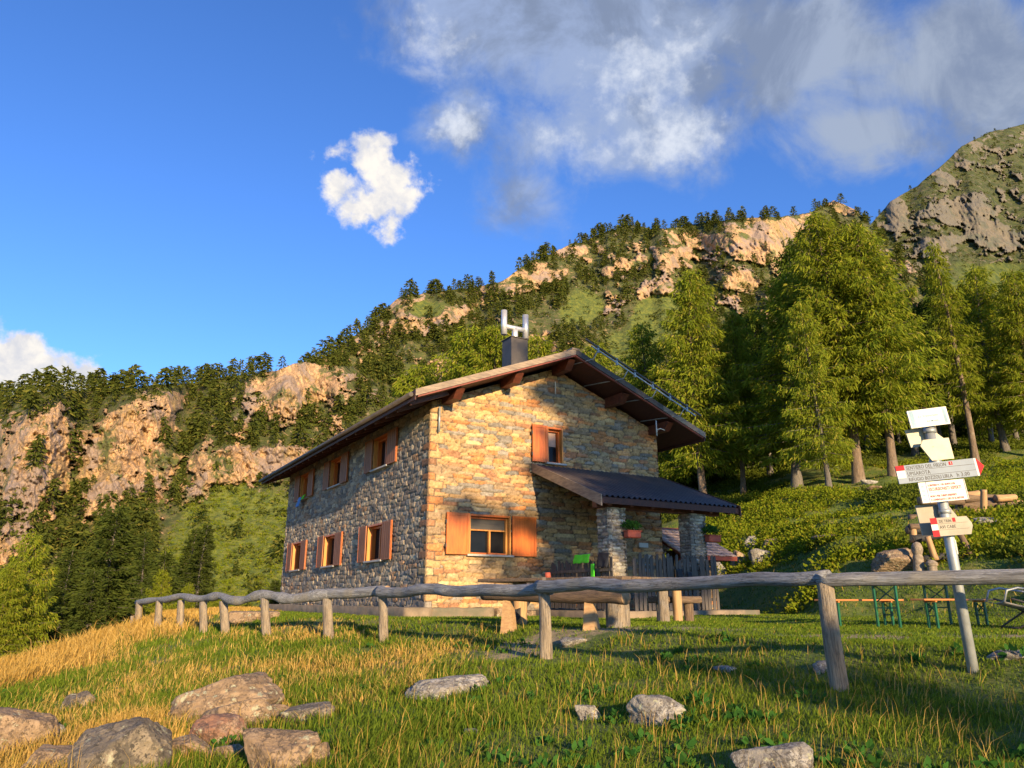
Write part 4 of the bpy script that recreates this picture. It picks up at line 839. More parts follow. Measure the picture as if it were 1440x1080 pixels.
cloth('bag', HW(5.72, -3.30, 1.22), dH(.2, 0, 0), dH(0, -.05, -.3), 8, 8, M['cloth_dark'], 'black pouch hanging on the front pickets, left one', 'bag', seed=12)
cloth('bag', HW(6.1, -3.30, 1.15), dH(.16, 0, 0), dH(0, -.05, -.28), 8, 8, M['cloth_dark'], 'black pouch hanging on the front pickets, right one', 'bag', seed=13)
# ---- stone shed right behind the house
shed = empty('stone_shed', HW(8.75, -.35, 0), HA, 'low stone shed with a slab roof and red eaves behind the porch', 'shed')
sw_, sz = 2.0, 1.75
stone_wall('wall', (0, .35, 0), (1, 0, 0), (0, -1, 0), sw_-.15, lambda s: sz, -.3, .3, .14, 40, PAL_F, shed, [(.55, 1.15, .2, 1.45)], res=.035)
stone_wall('wall', (sw_-.15, .35, 0), (0, 1, 0), (1, 0, 0), 2.4, lambda s: sz+.4, -.3, .3, .14, 41, PAL_F, shed, res=.05)
MB().box2((.05, .5, -.3), (sw_-.22, 2.7, sz)).build('dark_fill', M['dark'], shed)  # solid near-black block painted as the unlit inside
def shz(p): return 1.93+.53*p
V, F, n0 = [], [], 0; r = random.Random(8)
for side in (0, 1):
    for j in range(9):
        x = -.25
        while x < sw_+.15:
            w_ = min(r.uniform(.22, .42), sw_+.2-x); p0, p1 = j*.2-.28, j*.2+.0; zo = r.uniform(0, .02)
            f = (lambda p: p-.0) if side == 0 else (lambda p: 3.5-p)
            c = [(x, f(p0), shz(p0)+.045+zo), (x+w_-.01, f(p0)+r.uniform(-.015, .015), shz(p0)+.045+zo), (x+w_-.01, f(p1), shz(p1)+.02+zo), (x, f(p1), shz(p1)+.02+zo)]
            c2 = [(a, b_, z-.03) for a, b_, z in c]; V += c+c2; k = n0; F += [(k, k+1, k+2, k+3), (k+4, k+7, k+6, k+5), (k, k+4, k+5, k+1), (k+1, k+5, k+6, k+2), (k+2, k+6, k+7, k+3), (k+3, k+7, k+4, k)]; n0 += 8; x += w_
sr = mk('roof', np.array(V), [np.array(F)], M['slate'], shed)
MB().poly([(-.22, -.22, shz(-.22)-.0), (-.22, 1.75, shz(1.75)-.0), (-.22, 1.75, shz(1.75)-.07), (-.22, -.22, shz(-.22)-.07)], sw_+.36, (1, 0, 0)).build('soffit', M['redtrim'], sr)
MB().box2((-.25, -.27, shz(-.25)-.13), (sw_+.17, -.235, shz(-.25)+.01)).build('fascia', M['redtrim'], sr)
for k in range(5): MB().box2((.0+k*.45, -.2, shz(-.2)-.17), (.07+k*.45, .4, shz(-.2)-.075)).build('rafter', M['redtrim'], sr)
lad = MB()
for k in range(5): lad.box2((.62, .24, .3+k*.22), (1.1, .27, .38+k*.22))
lad.box2((.60, .24, .1), (.66, .28, 1.5)).box2((1.06, .24, .1), (1.12, .28, 1.5)); lad.build('door_slats', M['redtrim'], shed)
# ------------------------------------------------------------ logs and fences
def log(name, p, q, r0, r1, parent, mat, seed=0, wob=.03, rough=.06, n=22, seg=None, ends=True, kink=0):
    """round timber from p to q in its parent's space, its own x along the grain"""
    p, q = Vector(p), Vector(q); L_ = (q-p).length; seg = seg or max(6, int(L_/.09)); rg = np.random.default_rng(seed)
    t = np.linspace(0, 1, seg); a = np.linspace(0, 2*np.pi, n, endpoint=False); T_, A_ = np.meshgrid(t, a, indexing='ij')
    cy = wob*np.interp(t, [0, .08, .92, 1], [0, 1, 1, 0])*fbm(t*max(1, L_)*1.1+seed, 0*t, 0, 3, seed+1)+0*t; cz = wob*np.interp(t, [0, .08, .92, 1], [0, 1, 1, 0])*fbm(t*max(1, L_)*1.1+seed*3, 0*t+7, 0, 3, seed+2)
    R0 = (r0+(r1-r0)*T_)*(1+rough*fbm(T_*L_*2.5+seed, np.cos(A_)*1.2, np.sin(A_)*1.2, 4, seed+3)+rough*.5*fbm(T_*L_*.8, np.cos(A_)*6, np.sin(A_)*6, 3, seed+4))
    for _ in range(int(L_*2)):   # knots and a drying crack
        kt, ka = rg.random(), rg.uniform(0, 6.28); R0 += .012*np.exp(-(((T_-kt)*L_/.05)**2+((np.angle(np.exp(1j*(A_-ka))))/.35)**2))
    ck = rg.uniform(0, 6.28); R0 -= .10*r0*np.exp(-(np.angle(np.exp(1j*(A_-ck-.25*np.sin(T_*4))))/.12)**2)
    V = np.stack([T_*L_, cy[:, None]+R0*np.cos(A_), cz[:, None]+R0*np.sin(A_)], -1).reshape(-1, 3)
    I = np.arange(seg*n).reshape(seg, n); J = np.roll(I, -1, 1); F = np.stack([I[:-1], J[:-1], J[1:], I[1:]], -1).reshape(-1, 4)
    V = np.concatenate([V, [[-.0, cy[0], cz[0]], [L_, cy[-1], cz[-1]]]]); c0 = len(V)-2
    F3 = np.concatenate([np.stack([J[0], I[0], np.full(n, c0)], -1), np.stack([I[-1], J[-1], np.full(n, c0+1)], -1)])
    o = mk(name, V, [F, F3], [M[mat], M['endgrain']], parent, midx=np.r_[np.zeros(len(F)), np.ones(len(F3)) if ends else np.zeros(len(F3))])
    for f in list(o.data.polygons)[:len(F)]: f.use_smooth = True
    o.location = p; o.rotation_mode = 'QUATERNION'; o.rotation_quaternion = (q-p).to_track_quat('X', 'Z'); return o
fence = empty('log_fence', (0, 0, 0), 0, 'weathered grey log rail fence running across the meadow in front of the house', 'fence')
# posts: px of foot, foot y, top px, top y, distance, radius
POSTS = [(1181, 972, 1158, 812, 6.8, .075), (768, 928, 765, 830, 10.5, .085), (541, 908, 538, 834, 14.5, .09), (464, 907, 460, 838, 15.6, .10), (376, 905, 372, 841, 16.7, .095), (319, 897, 314, 845, 18, .10), (288, 894, 286, 846, 19, .095), (253, 890, 255, 844, 20.2, .09), (222, 884, 224, 845, 21.5, .095), (195, 882, 196, 846, 23, .10)]
for k, (px, py, tx, ty, D, r_) in enumerate(POSTS):
    f = at(px, py, D); f.z = hz(f.x, D)-.25; t = at(tx, ty, D); log('post', f, t, r_*1.05, r_*.92, fence, 'post', 100+k, .015, .10, 16, ends=False)
log('post', at(187, 882, 23.1)-Vector((0, 0, .3)), at(186, 866, 23.1), .06, .05, fence, 'post', 130, .01, .1, 10)
R = lambda px, py, D: at(px, py, D)
log('rail', R(1152, 812, 6.82)+Vector((-.02, 0, -.02)), at(1560, 808, 5.65)+Vector((0, 0, .0)), .057, .061, fence, 'greylog', 11, .035, .06, 26, ends=False)
log('rail', R(757, 825, 10.5), R(1166, 811, 6.75), .085, .060, fence, 'greylog', 12, .05, .08, 26, ends=False)
log('rail', R(532, 832, 14.5), R(775, 827, 10.45), .095, .088, fence, 'greylog', 13, .05, .08, 24, ends=False)
log('rail', R(455, 836, 15.65), R(545, 831, 14.45), .10, .10, fence, 'greylog', 14, .03, .08, 20)
wv = [(193,847,23.2),(208,845,22.3),(222,843,21.6),(234,843,21),(246,840,20.4),(256,838,20.1),(268,841,19.6),(280,842,19.2),(290,841,18.9),(301,839,18.4),(311,838,18.1),(322,843,17.7),(334,845,17.4),(346,843,17.2),(360,838,16.9),(372,836,16.7),(386,838,16.5),(398,841,16.3),(410,842,16.1),(428,840,15.9),(446,837,15.7),(466,835,15.5)]
pts = [at(*p) for p in wv]; rs = [.075+.02*math.sin(i*2.3)+.035*i/len(pts) for i in range(len(pts))]
def smooth_path(pts, rs, k=4):
    P, Q = [], []
    for i in range(len(pts)-1):
        p0, p1, p2, p3 = pts[max(i-1, 0)], pts[i], pts[i+1], pts[min(i+2, len(pts)-1)]
        for j in range(k):
            t = j/k; P.append(.5*((2*p1)+(p2-p0)*t+(2*p0-5*p1+4*p2-p3)*t*t+(3*p1-p0-3*p2+p3)*t**3)); Q.append(rs[i]*(1-t)+rs[i+1]*t)
    return P+[pts[-1]], Q+[rs[-1]]
P_, Q_ = smooth_path(pts, rs); MB().tube(P_, Q_, 12).build('rail', M['greylog'], fence)
MB().box(at(765, 818, 10.45), (.05, .03, .12)).build('bracket', M['darkmetal'], fence)
# old stake lower left
sk = empty('stake', on_ground(35, 905, 8, 30), 0, 'short broken wooden stake in the golden grass at the far left', 'stake'); log('stake_body', (0, 0, -.3), (.05, 0, .75), .05, .04, sk, 'post', 140, .01, .1, 10)
# ------------------------------------------------------------ signpost
SPD = 6.62; foot = at(1378, 992, SPD); foot.z = hz(foot.x, SPD)
sp = empty('signpost', foot, 0, 'galvanised pole carrying white, cream and grey hiking signs in front of the right slope', 'signpost')
tp_ = at(1303, 583, SPD-.05)-foot
MB().tube([(0, 0, -.4), tp_], .043, 16).build('pole', M['galv'], sp)
def text(s, size, mat, parent, loc, bx_=1.0):
    cu = bpy.data.curves.new('lettering', 'FONT'); cu.body = s; cu.size = size; cu.extrude = .0008; cu.resolution_u = 2; cu.space_character = 1.05; cu.offset = .0009 if mat == 'pinkred' else .0003
    t = bpy.data.objects.new('lettering', cu); link(t); bpy.context.view_layer.update(); me = bpy.data.meshes.new_from_object(t.evaluated_get(bpy.context.evaluated_depsgraph_get())); bpy.data.objects.remove(t)
    me.materials.clear(); me.materials.append(M[mat]); o = link(bpy.data.objects.new('lettering', me)); o.parent = parent; o.location = loc; o.scale = (bx_, 1, 1); return o
# the boards face the viewer; board local x right, y up, z towards viewer
def board(px4, D, mat, thick=.012, yaw=0.0, outline=None):
    """px4: pixel of lower left, lower right, upper left corner"""
    a, b_, c = [at(x, y, D)-foot for x, y in px4]
    X_ = (b_-a); w_ = X_.length; X_.normalize(); Yv = (c-a); Yv = (Yv-X_*Yv.dot(X_)); h_ = Yv.length; Yv.normalize(); Zv = X_.cross(Yv)
    e = link(bpy.data.objects.new('sign_board', None)); bpy.data.objects.remove(e)
    m_ = MB(); ol = outline or [(0, 0), (1, 0), (1, 1), (0, 1)]; m_.poly([(x*w_, y*h_, 0) for x, y in ol], thick, (0, 0, 1)); o = m_.build('sign_board', M[mat], sp)
    o.matrix_local = Matrix.Translation(a) @ Matrix((X_, Yv, Zv)).transposed().to_4x4() @ Matrix.Rotation(yaw, 4, 'Y'); return o, w_, h_
def strip(o, x0, y0, x1, y1, mat, z=.0125, t=.0012, nm='painted_mark'):
    return MB().box2((x0, y0, z), (x1, y1, z+t)).build(nm, M[mat], o)
Df = SPD-.09
o, w_, h_ = board([(1281, 603), (1336, 596), (1272, 579)], Df-.02, 'white')
strip(o, .04*w_, .03*h_, .14*w_, .97*h_, 'paleblue'); strip(o, .88*w_, .08*h_, .95*w_, .97*h_, 'paleblue')
text('La Traversata', .032, 'paleblue', o, (.24*w_, .55*h_, .0135)); text('del Monte', .026, 'paleblue', o, (.42*w_, .25*h_, .0135))
strip(o, .2*w_, .86*h_, .82*w_, .875*h_, 'paleblue')
o, w_, h_ = board([(1281, 631), (1326, 622), (1279, 604)], Df+.10, 'cream', outline=[(0, .05), (.16, 0), (1.05, .18), (.72, .92), (0, 1.0)])
o, w_, h_ = board([(1303, 648), (1341, 645), (1299, 619)], Df+.005, 'cream', outline=[(-.12, .72), (.18, -.02), (1, 0), (.98, 1.02), (.02, 1.0)])
strip(o, .32*w_, .62*h_, .34*w_, .66*h_, 'black')
# main arrow, its board greyed for a shaded look
o, w_, h_ = board([(1264, 681), (1377, 669), (1260, 656)], Df-.03, 'sign_shaded', outline=[(0, 0), (1, 0), (1.085, .52), (1, 1), (0, 1)])
MB().poly([(1.0*w_+.002, .02*h_, .0123), (1.083*w_, .52*h_, .0123), (1.0*w_+.002, .98*h_, .0123)], .0012, (0, 0, 1)).build('arrow_head', M['red'], o)
strip(o, .975*w_, .0*h_, 1.0*w_, h_, 'white')
strip(o, .0, .72*h_, .105*w_, h_, 'red'); strip(o, .0, .30*h_, .105*w_, .715*h_, 'white')
for f in (.345, .675): strip(o, .115*w_, f*h_-.0015, .97*w_, f*h_+.0015, 'black', t=.0006)
text('SENTIERO DEL FIRION', .047, 'black', o, (.125*w_, .73*h_, .0127), .74); text('UPISAROTA', .047, 'black', o, (.125*w_, .40*h_, .0127), .80); text('RIFUGIO BOZZOLI LIRLA', .045, 'black', o, (.125*w_, .08*h_, .0127), .75); text('h 3.00', .05, 'black', o, (.72*w_, .07*h_, .0127), .9)
strip(o, .66*w_, .76*h_, .705*w_, .95*h_, 'red'); text('1', .03, 'white', o, (.674*w_, .79*h_, .014))
# red printed notice
o, w_, h_ = board([(1297, 708), (1362, 702), (1292, 679)], Df-.012, 'white')
strip(o, .15*w_, .0, .165*w_, h_, 'blue'); strip(o, .975*w_, .0, .985*w_, h_, 'black')
for i, (s, y, z_) in enumerate((('IL SENTIERO N. 1 DEL MONTE E PER', .78, .021), ('ESCURSIONISTI ESPERTI', .55, .038), ('NON E PER TURISTI INESPERTI', .24, .024), ('E CONSIGLIATO L USO DI SCARPONI', .07, .024))):
    text(s, z_*1.05, 'pinkred', o, (.19*w_, y*h_, .0127), .66 if i != 1 else .66)
strip(o, .2*w_, .47*h_, .94*w_, .48*h_, 'black', t=.0005)
for i in range(4): strip(o, .05*w_, (.12+.21*i)*h_, .10*w_, (.2+.21*i)*h_, 'paleblue')
# beige plate behind, then the lower tan arrow
o, w_, h_ = board([(1297, 754), (1353, 748), (1293, 710)], Df+.115, 'tanboard', outline=[(0, .02), (.4, .0), (1, .2), (.95, .55), (.8, .93), (0, 1)])
o, w_, h_ = board([(1313, 755), (1365, 751), (1309, 729)], Df-.02, 'tanboard', outline=[(0, 0), (1, 0), (1.09, .45), (1.08, .62), (.98, .98), (0, 1)])
strip(o, -.02*w_, .66*h_, .16*w_, 1.0*h_, 'red'); strip(o, -.02*w_, .34*h_, .16*w_, .655*h_, 'white'); strip(o, -.02*w_, .0*h_, .16*w_, .335*h_, 'red')
for f in (.33, .66): strip(o, .17*w_, f*h_-.001, .98*w_, f*h_+.001, 'black', t=.0005)
text('DE TRIN', .035, 'black', o, (.21*w_, .72*h_, .0127), .8); text('AVI CABE', .038, 'black', o, (.2*w_, .40*h_, .0127), .85); strip(o, .58*w_, .72*h_, .66*w_, .94*h_, 'red')
# clamps and stickers on the pole
for zf in (.545, .60, .70, .80, .93): c = tp_*zf; MB().tube([c-Vector((0, 0, .02)), c+Vector((0, 0, .02))], .052, 16).build('clamp', M['galv'], sp)
def sticker(zf, h_, mat, a0=-2.3, a1=-.9):
    c = tp_*zf; n_ = 10; V = []
    for k in range(n_+1):
        a = a0+(a1-a0)*k/n_
        for z in (-h_/2, h_/2): V.append((c.x+.0446*math.cos(a)+tp_.x/tp_.z*z, c.y+.0446*math.sin(a), c.z+z))
    I = np.arange(2*(n_+1)).reshape(-1, 2); mk('sticker', np.array(V), [np.stack([I[:-1, 0], I[1:, 0], I[1:, 1], I[:-1, 1]], -1)], M[mat], sp)
for zf, h_, mm, b0, b1 in ((.545, .10, 'white', -2.1, -.6), (.497, .05, 'white', -2.4, -1.2), (.495, .02, 'blue', -2.35, -1.25), (.468, .05, 'white', -2.5, -1.3), (.47, .02, 'greensteel', -2.4, -1.4), (.46, .12, 'white', -1.2, -.5)): sticker(zf, h_, mm, b0, b1)
# ------------------------------------------------------------ rustic tables by the porch
def log_bench(name, A_, B_, z, label, cat='bench', legs=(), r_=.13, dark='greylog'):
    o = empty(name, (A_[0], A_[1], 0), 0, label, cat); A_, B_ = Vector((*A_, 0)), Vector((*B_, 0)); d = B_-A_
    return o, d
bn = empty('log_bench', (.6, 12.4, hz(.6, 12.4)), 0, 'half log bench resting on two cut log feet, nearest to the fence', 'bench', None)
o0 = bn.location; Lp, Rp = Vector((-.50, 13.5, .07)), Vector((1.68, 11.35, .035))
log('seat', Lp-o0, Rp-o0, .085, .115, bn, 'barklog', 21, .02, .08, 20)
for k, f in enumerate((.20, .78)):
    c = Lp.lerp(Rp, f); g = hz(c.x, c.y); m_ = MB(); dn = Vector((.30, -.15, 0))
    m_.poly([(c.x-.14, c.y-.05, g-.1), (c.x+.11, c.y-.14, g-.1), (c.x+.03, c.y-.05, c.z-.08), (c.x-.09, c.y-.0, c.z-.08)], .20, (.3, .95, 0)); m_.build('foot', M['freshlog'], bn).location = -o0
tb = empty('log_table', (.8, 13.2, hz(.8, 13.2)), 0, 'rough plank table on a thick round stump in front of the house wall', 'table'); o0 = tb.location
Lt, Rt = Vector((-.36, 14.5, .335)), Vector((2.0, 12.15, .32))
dd = (Rt-Lt).normalized(); nn = Vector((-dd.y, dd.x, 0))
for k in range(3): MB().beam(Lt+nn*(-.28+.27*k)-o0, Rt+nn*(-.28+.27*k)-o0, .25, .06, .012).build('top_plank', M['barklog'], tb)
g = hz(1.69, 12.3); log('stump_leg', Vector((1.69, 12.35, g-.1))-o0, Vector((1.69, 12.35, .30))-o0, .20, .17, tb, 'post', 22, .01, .06, 24)
log('stump_leg', Vector((.14, 14.0, g-.1))-o0, Vector((.14, 14.0, .30))-o0, .14, .13, tb, 'freshlog', 23, .01, .06, 16)
MB().beam(Vector((-.05, 13.7, g))-o0, Vector((.35, 14.2, .1))-o0, .12, .12).build('brace', M['charred'], tb)
MB().tube([Lt.lerp(Rt, .42)-o0+Vector((0, 0, .03)), Lt.lerp(Rt, .42)-o0+Vector((0, 0, .13))], [.06, .05], 10).build('ashtray', M['terracotta'], tb)
t2 = empty('plank_table', (2.8, 14.7, hz(2.8, 14.7)), HA, 'grey plank table on upright split log legs before the porch pickets', 'table'); z_ = .40-t2.location.z
for k in range(3): MB().box2((-.75, -.36+.25*k, z_-.05), (.55, -.12+.25*k, z_), .01).build('top_plank', M['picket'], t2)
for x, y in ((-.05, -.18), (.42, -.05)): log('leg', (x, y, -.1), (x, y, z_-.05), .11 if x < 0 else .09, .09, t2, 'post' if x < 0 else 'freshlog', int(50+x*9), .01, .12, 12)
b2 = empty('plank_bench', (3.35, 15.3, hz(3.35, 15.3)), HA, 'dark heavy plank bench right of the grey plank table', 'bench'); z_ = .06-b2.location.z
MB().box2((-.75, -.16, z_-.13), (.45, .16, z_), .03).build('seat', M['barklog'], b2); log('leg', (-.5, 0, -.1), (-.5, 0, z_-.12), .12, .11, b2, 'post', 61, .01, .1, 12); log('leg', (.2, 0, -.1), (.2, 0, z_-.12), .10, .10, b2, 'barklog', 62, .01, .1, 12)
# low dark bench between fence rail and wall
# ------------------------------------------------------------ beer garden set
def folding(name, c, L_, w_, h_, label, cat, group=None):
    g = hz(c[0], c[1]); o = empty(name, (c[0], c[1], g), HA, label, cat, group)
    MB().box2((-L_/2, -w_/2, h_-.03), (L_/2, w_/2, h_), .006).build('top', M['benchwood'], o)
    for s in (-1, 1):
        MB().box2((s*L_*.34-.02, -w_/2+.02, h_-.055), (s*L_*.34+.02, w_/2-.02, h_-.031)).build('cross_bar', M['benchwood'], o)
        for t in (-1, 1): MB().box2((s*L_*.34-.022, t*(w_/2-.05)-.015, -.04), (s*L_*.34+.022, t*(w_/2-.05)+.015, h_-.057)).build('leg', M['greensteel'], o)
        m_ = MB(); m_.beam((s*L_*.34+.03, -(w_/2-.06), h_*.55), (s*L_*.34+.03, w_/2-.06, h_-.08), .008, .02); m_.beam((s*L_*.34+.04, w_/2-.06, h_*.55), (s*L_*.34+.04, -(w_/2-.06), h_-.08), .008, .02); m_.build('brace', M['greensteel'], o)
        m_ = MB(); m_.beam((s*L_*.34, -(w_/2-.06), h_*.42), (s*L_*.34, w_/2-.06, h_*.42), .012, .02); m_.build('brace', M['greensteel'], o)
    return o
folding('beer_table', (6.98, 13.45), 2.2, .5, .77, 'folding table with orange top and green steel legs on the lawn', 'table')
folding('beer_bench', (6.22, 13.75), 2.2, .25, .47, 'folding bench with green legs behind the folding table', 'bench', 'folding benches on the lawn')
folding('beer_bench', (7.62, 13.25), 2.2, .25, .47, 'folding bench with green legs in front of the folding table', 'bench', 'folding benches on the lawn')
# deck chair at the right edge
dc = empty('deck_chair', (8.55, 12.6, hz(8.55, 12.6)), -.1, 'grey folding lounge chair cut by the right edge of the picture', 'chair')
for y in (-.28, .28):
    m_ = MB(); m_.tube([(-.45, y, .02), (.35, y, .52)], .016, 8).tube([(.35, y, .02), (-.32, y, .42), (-.50, y, .47)], .016, 8); m_.build('leg', M['darkmetal'], dc)
    m_ = MB(); m_.tube([(-.62, y, .42), (-.55, y, .60), (-.38, y, .64), (.15, y, .56), (.28, y, .60), (.55, y, 1.05)], .018, 8); m_.build('side_frame', M['galv'], dc)
for x in (-.45, .35): MB().tube([(x, -.28, .02), (x, .28, .02)], .014, 8).build('foot_bar', M['darkmetal'], dc)
S = np.linspace(0, 1, 14); prof = [(-.62, .43), (-.35, .36), (-.05, .30), (.18, .36), (.35, .65), (.55, 1.05)]
xs = np.interp(S, np.linspace(0, 1, 6), [p[0] for p in prof]); zs = np.interp(S, np.linspace(0, 1, 6), [p[1] for p in prof])
V = np.array([(x, y, z-.03*(1-abs(y)/.27)) for x, z in zip(xs, zs) for y in (-.27, 0, .27)]); I = np.arange(len(V)).reshape(-1, 3)
sc_ = mk('seat_cloth', V, [np.stack([I[:-1, :-1], I[1:, :-1], I[1:, 1:], I[:-1, 1:]], -1).reshape(-1, 4)], M['canvas'], dc, True); so_ = sc_.modifiers.new('s', 'SOLIDIFY'); so_.thickness = .01
# ------------------------------------------------------------ log pile, sculpture, rocks
lp = on_ground(1345, 728, 12, 40); LD = lp.y
def lpx(px, py): return at(px, py, LD)
logs_ = [((1288,705),(1352,706),.14,'barklog'), ((1340,700),(1420,700),.16,'barklog'), ((1352,712),(1400,709),.17,'barklog'), ((1340,722),(1382,720),.16,'charred'), ((1385,711),(1440,708),.16,'freshlog'), ((1400,716),(1490,708),.17,'barklog'),
         ((1368,722),(1392,724),.19,'freshlog'), ((1388,724),(1422,724),.23,'freshlog'), ((1420,725),(1452,725),.22,'freshlog'), ((1360,697),(1380,694),.15,'freshlog'), ((1395,702),(1425,700),.13,'freshlog'), ((1440,723),(1500,720),.22,'barklog'), ((1284,728),(1345,729),.15,'barklog')]
lbs = ['long thin log reaching left behind the notice board', 'long log on top of the pile', 'brown log in the middle of the pile', 'dark log low behind the upright stake', 'pale log under the orange topped one', 'long log running to the right picture edge', 'short cut log beside the upright stake', 'thick cut log in the front row of the pile', 'pale thick log right of the front row', 'small log behind the top of the stake', 'short log lying on the pile', 'thick log at the right edge, lowest', 'low log at the left foot of the pile']
for k, ((a, b_, c, d_), lb) in enumerate(zip(logs_, lbs)):
    P0, P1 = lpx(*a), lpx(*b_); P0.y += (k*37 % 5)*.12-.2; P1.y += (k*53 % 5)*.12-.1; e = empty('log', P0, 0, lb, 'log', 'logs piled on the slope'); log('log_body', (0, 0, 0), P1-P0, c, c*.92, e, d_, 200+k, .02, .05, 16)
e = empty('stake', lpx(1369, 726), 0, 'upright pale stake leaning against the log pile', 'stake'); log('stake_body', (0, 0, -.3), lpx(1364, 693)-lpx(1369, 726)+Vector((0, -.3, 0)), .12, .10, e, 'freshlog', 240, .02, .05, 12)
e.location.y -= .5
MB_ = None
lump('ledge', tuple(lpx(1370, 731)-Vector((0, .6, .25))), tuple(lpx(1450, 728)+Vector((0, .3, 0))), M['rock_pale'], None, 60, 16, .06); bpy.context.scene.objects['ledge'].name = 'rock_ledge'; tag(bpy.context.scene.objects['rock_ledge'], 'flat pale rock ledge under the log pile', 'rock')
# carved owl post, round headed post and charred trestle
OD = on_ground(1292, 803, 12, 40).y
gz = lambda x, y: hz(x, y)
p = at(1292, 800, OD); g = gz(p.x, OD); topz = at(1296, 762, OD).z
ow = empty('carved_post', (p.x, OD, g), 0, 'wooden post carved as an owl beside a boulder, left of the signpost', 'sculpture')
n_ = 28; ts_ = np.linspace(0, 1, 30); A_ = np.linspace(0, 2*np.pi, n_, endpoint=False); T_, AA = np.meshgrid(ts_, A_, indexing='ij'); Hh_ = topz-g+.15
rad_ = .135*np.interp(T_, [0, .35, .55, .62, .72, .86, .96, 1], [1.2, 1.05, .95, .80, 1.05, 1.0, .75, .15])*(1+.06*fbm(T_*9, np.cos(AA)*2, np.sin(AA)*2, 3, 5))
face = -math.pi/2
for da in (-.42, .42): dd_ = np.sqrt(((np.angle(np.exp(1j*(AA-face-da)))/.34)**2+((T_-.80)/.055)**2)); rad_ += .022*np.exp(-(dd_-1)**2*9)-.012*np.exp(-dd_**2*3)
rad_ += .03*np.exp(-((np.angle(np.exp(1j*(AA-face)))/.12)**2+((T_-.765)/.03)**2))
V = np.stack([rad_*np.cos(AA)+.04*T_, rad_*np.sin(AA), T_*Hh_-.15], -1).reshape(-1, 3); I = np.arange(len(ts_)*n_).reshape(-1, n_); J = np.roll(I, -1, 1)
mk('carving', V, [np.stack([I[:-1], J[:-1], J[1:], I[1:]], -1).reshape(-1, 4), np.array([I[-1]])], M['carved'], ow, True)
p = at(1311, 800, OD-.3); g = gz(p.x, OD-.3); tz_ = at(1311, 787, OD-.3).z
rp = empty('round_post', (p.x, OD-.3, g), 0, 'short grey post with a rounded head between the owl carving and the pole', 'post')
h_ = tz_-g; V = np.stack([(.13*np.interp(T_, [0, .55, .62, .8, .95, 1], [1, .9, 1.1, 1.15, .6, .05]))*np.cos(AA), (.13*np.interp(T_, [0, .55, .62, .8, .95, 1], [1, .9, 1.1, 1.15, .6, .05]))*np.sin(AA), T_*(h_+.1)-.1], -1).reshape(-1, 3)
mk('post_body', V, [np.stack([I[:-1], J[:-1], J[1:], I[1:]], -1).reshape(-1, 4), np.array([I[-1]])], M['carved'], rp, True)
TD = on_ground(1335, 790, 12, 40).y; tr = empty('log_trestle', at(1335, 785, TD), 0, 'crude bench of charred beams on splayed round legs behind the signpost', 'bench'); o0 = tr.location
def tl(nm, a, b_, r_, mm, s, dy=0.0): log(nm, at(a[0], a[1], TD)+Vector((0, dy, 0))-o0, at(b_[0], b_[1], TD)+Vector((0, dy, 0))-o0, r_, r_*.9, tr, mm, s, .015, .08, 12)
tl('beam', (1298,787), (1367,775), .10, 'charred', 301); tl('beam', (1288,757), (1330,751), .11, 'charred', 302, .2); tl('leg', (1312,788), (1300,755), .085, 'freshlog', 303, -.15); tl('leg', (1363,782), (1346,750), .085, 'barklog', 304, -.1); tl('leg', (1292,762), (1290,738), .10, 'freshlog', 305, .25); tl('cap_beam', (1283,744), (1330,742), .12, 'charred', 306, .3)
tl('cross_beam', (1284,740), (1300,739), .09, 'barklog', 307, .2)
# ---- boulders
def rock(px, py, w_px, h_px, mat, label, seed, flat=.7, sub=6, depth=.8, tilt=0.0, D=None, group=None, sink=.25, name='boulder', ry=0.0):
    """px,py = centre of the rock's visible foot; size in photo pixels"""
    P = on_ground(px, py) if D is None else Vector((ut(px, py)[0]*D, D, hz(ut(px, py)[0]*D, D)))
    kx = P.length/1040*1.0; W_, H_ = w_px*kx*.5, h_px*kx
    bm = bmesh.new(); bmesh.ops.create_icosphere(bm, subdivisions=sub, radius=1); V = np.array([v.co for v in bm.verts]); rg = np.random.default_rng(seed)
    N_ = rg.normal(size=(13, 3)); N_[:, 2] *= flat; N_ = np.concatenate([N_, [[.15*rg.normal(), .15*rg.normal(), 1]]]); N_ /= np.linalg.norm(N_, axis=1, keepdims=True); hh_ = rg.uniform(.62, .95, len(N_))
    dn = V@N_.T; rr_ = 1/np.maximum((np.maximum(dn/hh_, 1e-3)**26).sum(1)**(1/26), .2); rr_ = np.clip(rr_, .5, 1.35)
    n1 = fbm(V[:, 0]*2+seed, V[:, 1]*2, V[:, 2]*2, 6, seed, .55); n2 = 1-2*np.abs(fbm(V[:, 0]*3.5, V[:, 1]*3.5+seed, V[:, 2]*5, 4, seed+5)); n3 = fbm(V[:, 0]*9+seed, V[:, 1]*9, V[:, 2]*9, 4, seed+7, .6); rr_ = rr_*(1+.11*n1+.05*n2+.02*n3)
    V = V*rr_[:, None]*[W_*1.0, W_*depth, H_*.66]
    for v, c in zip(bm.verts, V): v.co = c
    for f in bm.faces: f.smooth = True
    me = bpy.data.meshes.new(name); bm.to_mesh(me); bm.free(); me.materials.append(M[mat]); o = link(bpy.data.objects.new(name, me)); o.location = (P.x, P.y+W_*depth*.35, P.z+H_*(.42-sink)); o.rotation_euler = (tilt, ry, rg.uniform(-.3, .3))
    return tag(o, label, 'rock', group)
rock(158, 1096, 130, 80, 'rock_grey', 'large grey boulder with a rusty patch, lower left of the picture', 3, .6, sink=.2)
rock(300, 1008, 165, 58, 'rock_tan', 'broad tan rock slab rising out of the grass, largest of the left rocks', 8, .45, ry=-.24, sink=.3)
